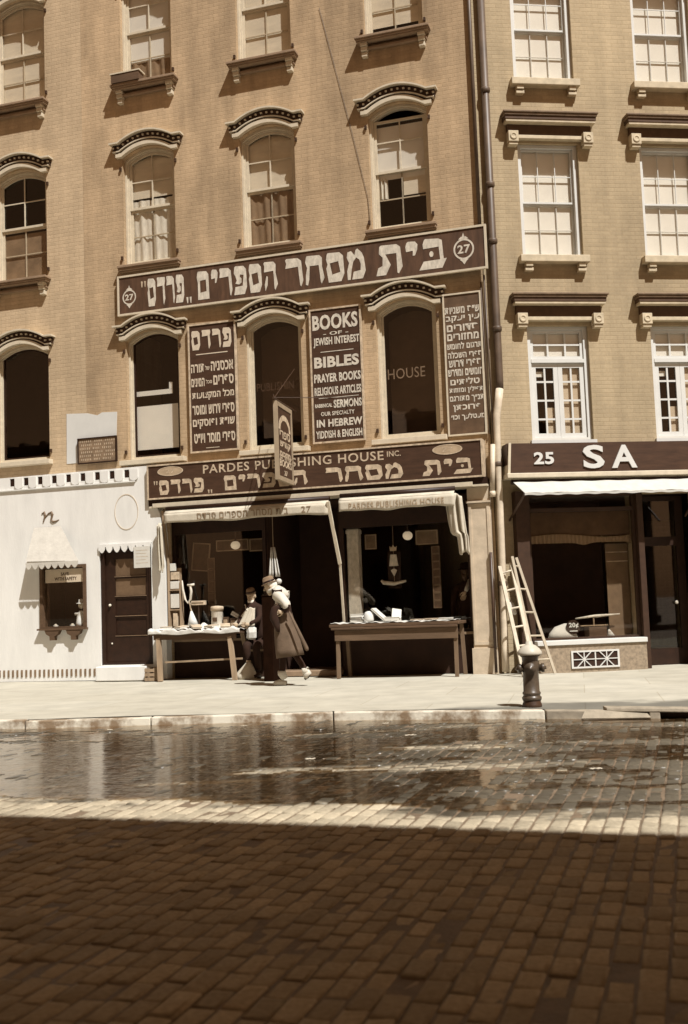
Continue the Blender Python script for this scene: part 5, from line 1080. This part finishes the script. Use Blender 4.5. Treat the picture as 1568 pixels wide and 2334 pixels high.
def head(parent, c, f, m, r=.1, beard=None, hair=None, up=(0, 0, 1), nose=.032):
    """c centre, f facing direction; skull, nose, ears, eyes, mouth"""
    c = Vector(c); f = Vector(f).normalized(); up = Vector(up); up = (up - f * up.dot(f)).normalized(); s = f.cross(up)
    B = Matrix((( *s, ), (*f, ), (*up, ))).transposed().to_4x4(); M = Matrix.Translation(c) @ B
    k = r / .1
    mb = MB().ball((0, 0, .02 * k), .074 * k, .094 * k, .1 * k, 20, 12); n0 = len(mb.v)
    mb.loft([((0, .045 * k, -.115 * k), .022 * k, .02 * k), ((0, .035 * k, -.1 * k), .042 * k, .042 * k), ((0, .022 * k, -.055 * k), .058 * k, .064 * k), ((0, .012 * k, .0), .066 * k, .078 * k)], 16)
    mb.loft([((0, .088 * k, .03 * k), .008 * k, .008 * k), ((0, .104 * k, .0), .013 * k, .016 * k), ((0, .108 * k, -.014 * k), .017 * k, .018 * k), ((0, .095 * k, -.024 * k), .012 * k, .012 * k)], 10)
    for sx in (-1, 1): mb.ball((sx * .075 * k, -.008 * k, .0), .012 * k, .022 * k, .034 * k, 8, 6)
    mb.xf(M); h = mb.build("head", m, parent, smooth=True)
    e = MB()
    for sx in (-1, 1): e.ball((sx * .03 * k, .082 * k, .026 * k), .012 * k, .008 * k, .007 * k, 8, 5)
    e.xf(M).build("eyes", M_dark, h)
    MB().ball((0, .083 * k, -.055 * k), .024 * k, .008 * k, .005 * k, 10, 4).xf(M).build("mouth", mat("lip", .16, .6, .1), h)
    if beard: MB().loft([((0, .06 * k, -.24 * k), .01 * k, .012 * k), ((0, .06 * k, -.17 * k), .045 * k, .035 * k), ((0, .05 * k, -.1 * k), .06 * k, .05 * k), ((0, .05 * k, -.05 * k), .064 * k, .045 * k)], 14).xf(M).build("beard", beard, h, smooth=True)
    if hair: MB().ball((0, -.022 * k, .03 * k), .08 * k, .09 * k, .1 * k, 18, 10).xf(M).build("hair", hair, h, smooth=True)
    return h, M, k
def hat_on(parent, M, k, m, band, brim=.135, crown=.085, h=.10, z=.075):
    o = MB().loft([((0, 0, z * k), brim * k * .86, brim * k), ((0, 0, (z + .012) * k), brim * k * .87, brim * k * 1.01), ((0, 0, (z + .016) * k), crown * k * 1.0, crown * k * 1.15), ((0, 0, (z + .02 + h * .75) * k), crown * k * .9, crown * k * 1.02), ((0, 0, (z + .02 + h) * k), crown * k * .62, crown * k * .75), ((0, 0, (z + .012 + h) * k), crown * k * .2, crown * k * .3)], 22).xf(M).build("hat", m, parent, smooth=True)
    MB().loft([((0, 0, (z + .018) * k), crown * k * 1.02, crown * k * 1.17), ((0, 0, (z + .045) * k), crown * k * 1.0, crown * k * 1.14)], 22).xf(M).build("hat_band", band, o, smooth=True)
    return o
def walker():
    D = 1.98
    def P(x, y, d=0.): return Vector((-3.064 + .00098 * (x - 690) - .000028 * (y - 240), -D - d, 1.735 - (y - 240) * .00098))
    base = (P(870, 1870)[0], -D, GZ); t = thing("person", F27, base, "bent walker in hat, white shirt and long tan coat clutching a dark bag", "person")
    J = {'pelvis': (P(925, 960), (.13, .12)), 'waist': (P(900, 800), (.13, .11)), 'chest': (P(845, 600), (.15, .13)), 'top': (P(790, 500), (.12, .09)), 'neck': (P(735, 450), .055), 'head': (P(700, 420), .06),
         'shN': (P(850, 530, .17), .07), 'elN': (P(1045, 705, .24), .055), 'wrN': (P(965, 800, .22), .038), 'shF': (P(810, 530, -.17), .07), 'elF': (P(800, 700, -.2), .052), 'wrF': (P(735, 800, -.1), .036),
         'hipN': (P(925, 1040, .06), .08), 'knN': (P(1040, 1370, .05), .06), 'anN': (P(1250, 1690, .06), .045), 'hipF': (P(895, 1040, -.08), .08), 'knF': (P(850, 1400, -.06), .066), 'anF': (P(835, 1760, -.03), .046)}
    E = [('pelvis', 'waist'), ('waist', 'chest'), ('chest', 'top'), ('top', 'neck'), ('neck', 'head'), ('top', 'shN'), ('shN', 'elN'), ('elN', 'wrN'), ('top', 'shF'), ('shF', 'elF'), ('elF', 'wrF'), ('pelvis', 'hipN'), ('hipN', 'knN'), ('knN', 'anN'), ('pelvis', 'hipF'), ('hipF', 'knF'), ('knF', 'anF')]
    skin_body("body", J, E, t, M_suit)
    # shirt: trunk and sleeves
    J2 = {'waist': (P(895, 820), (.145, .125)), 'chest': (P(845, 610), (.165, .145)), 'top': (P(785, 500), (.15, .125)), 'neck': (P(730, 452), (.09, .09)), 'shN': (P(855, 535, .17), .085), 'elN': (P(1035, 700, .24), .072), 'wrN': (P(985, 775, .22), .052), 'shF': (P(805, 530, -.17), .085), 'elF': (P(795, 700, -.2), .07), 'wrF': (P(745, 785, -.11), .05)}
    skin_body("shirt", J2, [('waist', 'chest'), ('chest', 'top'), ('top', 'neck'), ('top', 'shN'), ('shN', 'elN'), ('elN', 'wrN'), ('top', 'shF'), ('shF', 'elF'), ('elF', 'wrF')], t, M_shirt)
    mb = MB(); n = 28; rs = []
    for (x0, x1, yl, yr, dp) in ((765, 990, 800, 815, .16), (758, 1025, 930, 930, .18), (752, 1075, 1080, 1070, .2), (762, 1115, 1240, 1230, .21), (775, 1150, 1380, 1360, .22), (790, 1178, 1500, 1455, .23), (800, 1165, 1500, 1455, .21)):
        ring = []
        for k in range(n):
            a = 2 * math.pi * k / n; fx = (math.copysign(abs(math.cos(a)) ** .75, math.cos(a)) + 1) / 2; fold = 1 + .05 * math.sin(5 * a + yl * .004) * min(1, (yl - 780) / 400)
            p = P(x0 + (x1 - x0) * fx, yl + (yr - yl) * fx); ring.append((p.x, p.y + math.copysign(abs(math.sin(a)) ** .7, math.sin(a)) * dp * fold, p.z))
        rs.append(ring)
    mb.rings(rs, caps=False); mb.build("coat_skirt", M_coat, t, smooth=True)
    h, M, k = head(t, P(672, 418), (-1, -.25, -.35), M_skin, .098, None, mat("grey_hair", .66, .9, .12, 30))
    hat_on(h, M, k, M_hat, M_dark, .125, .082, .09, .062)
    MB().loft([((P(715, 475)), .08, .08, (-.5, 0, .8)), ((P(690, 450)), .09, .088, (-.5, 0, .8)), ((P(680, 436)), .06, .065, (-.5, 0, .8))], 14).build("scarf", M_shirt, t, smooth=True)
    hand(t, P(965, 800, .22), P(900, 800, .24) - P(965, 800, .22), (0, 0, 1)); hand(t, P(735, 800, -.1), P(715, 850, -.05) - P(735, 800, -.1), (0, 1, 0))
    # trouser cuffs and pale shoes with spats
    for (an, toe, heel, d) in (((835, 1730), (700, 1885), (905, 1850), -.03), ((1245, 1690), (1235, 1795), (1315, 1700), .06)):
        a, b, c = P(*an, d), P(*toe, d), P(*heel, d)
        if d < 0: b.z = GZ + .03; c.z = GZ + .035
        mb = MB().tube([c, (c + b) / 2 + Vector((0, 0, .015)), b * .85 + c * .15, b], [.04, .05, .045, .022], 12); mb.build("shoe", M_shirt, t, smooth=True)
        MB().tube([a + Vector((0, 0, .04)), a, (a + c * 2) / 3 + Vector((0, 0, .02))], [.062, .066, .05], 12).build("spat", M_shirt, t, smooth=True)
        MB().tube([c - Vector((0, 0, .035)), (c + b) / 2 - Vector((0, 0, .03)), b - Vector((0, 0, .02))], [.02, .03, .018], 8).build("sole", M_dark, t, smooth=True)
    b = thing("bag", F27, tuple(P(815, 900, .1)), "dark soft bag clutched in front of the bent walker", "bag")
    MB().loft([(P(880, 1100, .22), .02, .03), (P(850, 1000, .22), .05, .05), (P(815, 890, .22), .07, .065), (P(820, 790, .22), .065, .06), (P(850, 730, .22), .075, .05), (P(860, 700, .22), .05, .04)], 18).build("pouch", M_suit, b, smooth=True); MB().tube([P(800, 730, .12), P(810, 690, .2), P(870, 680, .24), P(900, 730, .2)], .012, 8).build("strap", M_wooddark, b, smooth=True)
    s = thing("umbrella", F27, tuple(P(1310, 1380, .16)), "brown rolled umbrella slanting down behind the walker's elbow", "umbrella")
    MB().tube([P(1060, 800, .24), P(1205, 1110, .22), P(1315, 1350, .2), P(1331, 1385, .2)], [.014, .026, .032, .02], 12).build("canopy", M_coat, s, smooth=True); MB().tube([P(985, 720, .2), P(1000, 700, .2), P(1025, 750, .2), P(1050, 812, .2)], .009, 8).build("handle", M_wooddark, s, smooth=True)
walker()
def seller():
    K = .00117
    def P(x, y, d=0.): return Vector((-4.16 + (x - 1250) * K, -.12 - d, 1.455 - (y - 690) * K))
    t = thing("person", F27, (-4.1, -.12, GZ), "bearded seller in cap and pale apron seated behind the left stall leaning on its papers", "person")
    J = {'pelvis': (P(1330, 1330, -.12), (.15, .13)), 'waist': (P(1320, 1150, -.1), (.14, .12)), 'chest': (P(1290, 930, -.04), (.15, .12)), 'top': (P(1270, 830), (.11, .08)), 'neck': (P(1255, 780), .055), 'head': (P(1250, 720), .06),
         'shL': (P(1180, 860, .05), .07), 'elL': (P(1140, 1000, .16), .055), 'wrL': (P(1130, 1070, .28), .036), 'shR': (P(1370, 860, .02), .07), 'elR': (P(1400, 1020, .12), .055), 'wrR': (P(1300, 1080, .26), .036),
         'hipL': (P(1260, 1380, -.08), .1), 'knL': (P(1250, 1370, .3), .075), 'anL': (P(1260, 1755, .2), .05), 'hipR': (P(1390, 1380, -.08), .1), 'knR': (P(1400, 1370, .3), .075), 'anR': (P(1400, 1755, .2), .05)}
    E = [('pelvis', 'waist'), ('waist', 'chest'), ('chest', 'top'), ('top', 'neck'), ('neck', 'head'), ('top', 'shL'), ('shL', 'elL'), ('elL', 'wrL'), ('top', 'shR'), ('shR', 'elR'), ('elR', 'wrR'), ('pelvis', 'hipL'), ('hipL', 'knL'), ('knL', 'anL'), ('pelvis', 'hipR'), ('hipR', 'knR'), ('knR', 'anR')]
    skin_body("body", J, E, t, M_suit)
    mb = MB(); mb.grid(lambda s, q: tuple(P(1235 + 110 * s - q * (230 * (1 - s) - 20 * s), 850 + 250 * q + 10 * math.sin(s * 9), .13 + .1 * q + .05 * math.sin(s * 3.14) + .012 * math.sin(s * 22))), 20, 12); mb.build("apron", mat("apron_cloth", (.45, .4, .31), .9, .12, 9, .3, 30), t, smooth=True, solid=.006)
    MB().tube([P(1180, 800, .1), P(1220, 870, .16), P(1250, 900, .18)], .008, 6).build("apron_strap", M_shirt, t)
    h, M, k = head(t, P(1250, 690), (-.25, -1, -.3), M_skin, .095, M_beard, None)
    hat_on(h, M, k, mat("grey_cap", .17, .9, .2, 9), M_dark, .1, .08, .075, .06)
    hand(t, P(1130, 1070, .28), P(1080, 1085, .3) - P(1130, 1070, .28), (0, 0, 1)); hand(t, P(1300, 1080, .26), P(1240, 1085, .3) - P(1300, 1080, .26), (0, 0, 1))
    for x in (1260, 1400):
        a = P(x, 1790, .15); b = P(x - 30, 1800, .36); a.z = b.z = GZ + .045; MB().tube([a, (a + b) / 2 + Vector((0, 0, .01)), b], [.042, .048, .03], 12).build("shoe", M_dark, t, smooth=True)
    c = P(1330, 1330, -.12); st = thing("stool", F27, (c.x, c.y, GZ), "plain stool hidden under the seated seller by the doorway", "stool"); MB().box(c.x - .18, c.x + .18, c.y - .17, c.y + .17, c.z - .17, c.z - .13).build("seat", M_wood, st)
    for sx in (-1, 1):
        for sy in (-1, 1): MB().bar((c.x + sx * .15, c.y + sy * .14, c.z - .17), (c.x + sx * .17, c.y + sy * .16, GZ), .035, .035).build("leg", M_wood, st)
seller()
def insider():
    t = thing("person", F27, (-.62, .62, .175), "person in black inside the right shop window with a pale hand by the glass", "person")
    def Q(u, d, z): return Vector((u, .62 - d, z))
    J = {'pelvis': (Q(-.62, 0, 1.0), (.15, .12)), 'chest': (Q(-.62, 0, 1.32), (.16, .12)), 'top': (Q(-.62, 0, 1.5), (.12, .09)), 'neck': (Q(-.62, .01, 1.58), .055), 'head': (Q(-.62, .02, 1.68), .06),
         'shL': (Q(-.47, .05, 1.48), .07), 'elL': (Q(-.49, .26, 1.56), .055), 'wrL': (Q(-.55, .42, 1.42), .034), 'shR': (Q(-.8, 0, 1.46), .07), 'elR': (Q(-.86, .0, 1.18), .055), 'wrR': (Q(-.84, .1, .98), .036),
         'hipL': (Q(-.53, 0, .92), .095), 'knL': (Q(-.53, .02, .58), .07), 'anL': (Q(-.53, 0, .24), .048), 'hipR': (Q(-.71, 0, .92), .095), 'knR': (Q(-.71, .02, .58), .07), 'anR': (Q(-.71, 0, .24), .048)}
    skin_body("body", J, [('pelvis', 'chest'), ('chest', 'top'), ('top', 'neck'), ('neck', 'head'), ('top', 'shL'), ('shL', 'elL'), ('elL', 'wrL'), ('top', 'shR'), ('shR', 'elR'), ('elR', 'wrR'), ('pelvis', 'hipL'), ('hipL', 'knL'), ('knL', 'anL'), ('pelvis', 'hipR'), ('hipR', 'knR'), ('knR', 'anR')], t, M_suit)
    h, M, k = head(t, Q(-.62, .03, 1.70), (-.4, -1, -.1), mat("shaded_skin", .09, .6, .1), .097, None, M_suit); hat_on(h, M, k, M_suit, M_dark)  # face uses a skin copy with the indoor shade put into its colour
    MB().tube([Q(-.50, .3, 1.58), Q(-.53, .42, 1.46), Q(-.545, .46, 1.41)], [.04, .036, .03], 10).build("cuff", M_shirt, t, smooth=True)
    hand(t, Q(-.55, .45, 1.41), Vector((-.35, -.1, -.9)), (1, 0, 0), .19, .35)
    for x in (-.53, -.71): MB().tube([Q(x, -.06, .225), Q(x, .08, .23), Q(x - .02, .2, .205)], [.04, .046, .03], 10).build("shoe", M_dark, t, smooth=True)
insider()

# ------------------------------------------------------------------ the elevated railway overhead behind the viewer: it shades the near half of the street
def railway():
    A = R(-18); fr = Frame((2.43, 2.56), A); t = thing("elevated_railway", fr, (0, 0, 0), "iron elevated railway deck on columns over the near side of the street", "railway")
    MB().box(-30, 30, -4.6, .0, 6.75, 6.95).build("deck", M_wooddark, t)
    for y in (-.35, -4.3): MB().box(-30, 30, y - .15, y + .15, 6.2, 6.75).build("girder", M_iron, t)
    mb = MB()
    for k in range(75): mb.box(-30 + .8 * k, -29.78 + .8 * k, -4.7, -.3, 6.95, 7.12)
    mb.build("ties", M_wooddark, t)
    for x in (-22, -9.5, 9, 21):
        for y in (-.35, -4.3): MB().box(x - .2, x + .2, y - .2, y + .2, -.05, 6.2).box(x - .3, x + .3, y - .3, y + .3, -.05, .35).build("column", M_iron, t, bevel=.02)
railway()
def opposite():
    fr = Frame((0, -11), R(172)); t = thing("tenement_row", fr, (0, 0, 0), "dark brick tenement row across the street behind the railway", "building")
    hs = []; 
    for f_ in range(2):
        for k in range(22): hs.append([(-22 + 2 * k, 1.2 + 3.4 * f_), (-21 + 2 * k, 1.2 + 3.4 * f_), (-21 + 2 * k, 3.1 + 3.4 * f_), (-22 + 2 * k, 3.1 + 3.4 * f_)])
    MB().plate([[(-24, -.1), (24, -.1), (24, 9.5), (-24, 9.5)]] + hs, 0, .3).build("wall", brick_mat("shaded_brick", .06, .05, .3), t)  # brick colour darkened to keep the reflections in the shop glass dim
    MB().box(-24, 24, .302, 8, -.1, 9.5).build("interior", M_black, t); MB().box(-24, 24, -.5, -.001, 8.9, 9.6).build("cornice", M_stone, t)
opposite()
# ------------------------------------------------------------------ litter on the wet setts
def litter():
    sp = [(-1.15, 11.75, .10, "crumpled pale paper scrap in the far gutter left of centre"), (-2.6, 11.85, .09, "small pale scrap by the kerb at far left"), (-.35, 9.05, .12, "paper scrap on the dark wet setts below the walker"), (1.75, 8.0, .14, "paper scrap on the setts in front of the hydrant"), (-1.3, 6.0, .13, "pale scrap on the shaded setts at left, the larger one"), (-1.62, 6.1, .08, "tiny pale scrap on the shaded setts at far left"),
          (.55, 10.4, .16, "strip of torn paper on the wet road right of centre"), (.35, 11.5, .1, "pale scrap in the gutter below the right stall")]
    for x, y, r, lb in sp:
        r *= .3
        mb = MB(); ph = random.random() * 6
        def f(s, q): 
            a = (s - .5) * 2; b = (q - .5) * 2; k = 1 + .25 * math.sin(a * 5 + ph + b * 3); return (x + a * r * k, y + b * r * .55 * k, .008 + .007 * abs(math.sin(a * 4 + ph) * math.cos(b * 3 + ph)))
        mb.grid(f, 8, 5); tag(mb.build("paper_scrap", mat("wet_paper", (.45, .4, .31), .6, .3, 20), None, FW, (x, y, .01), solid=.002), lb, "paper scrap", "paper scraps on the road")
litter()
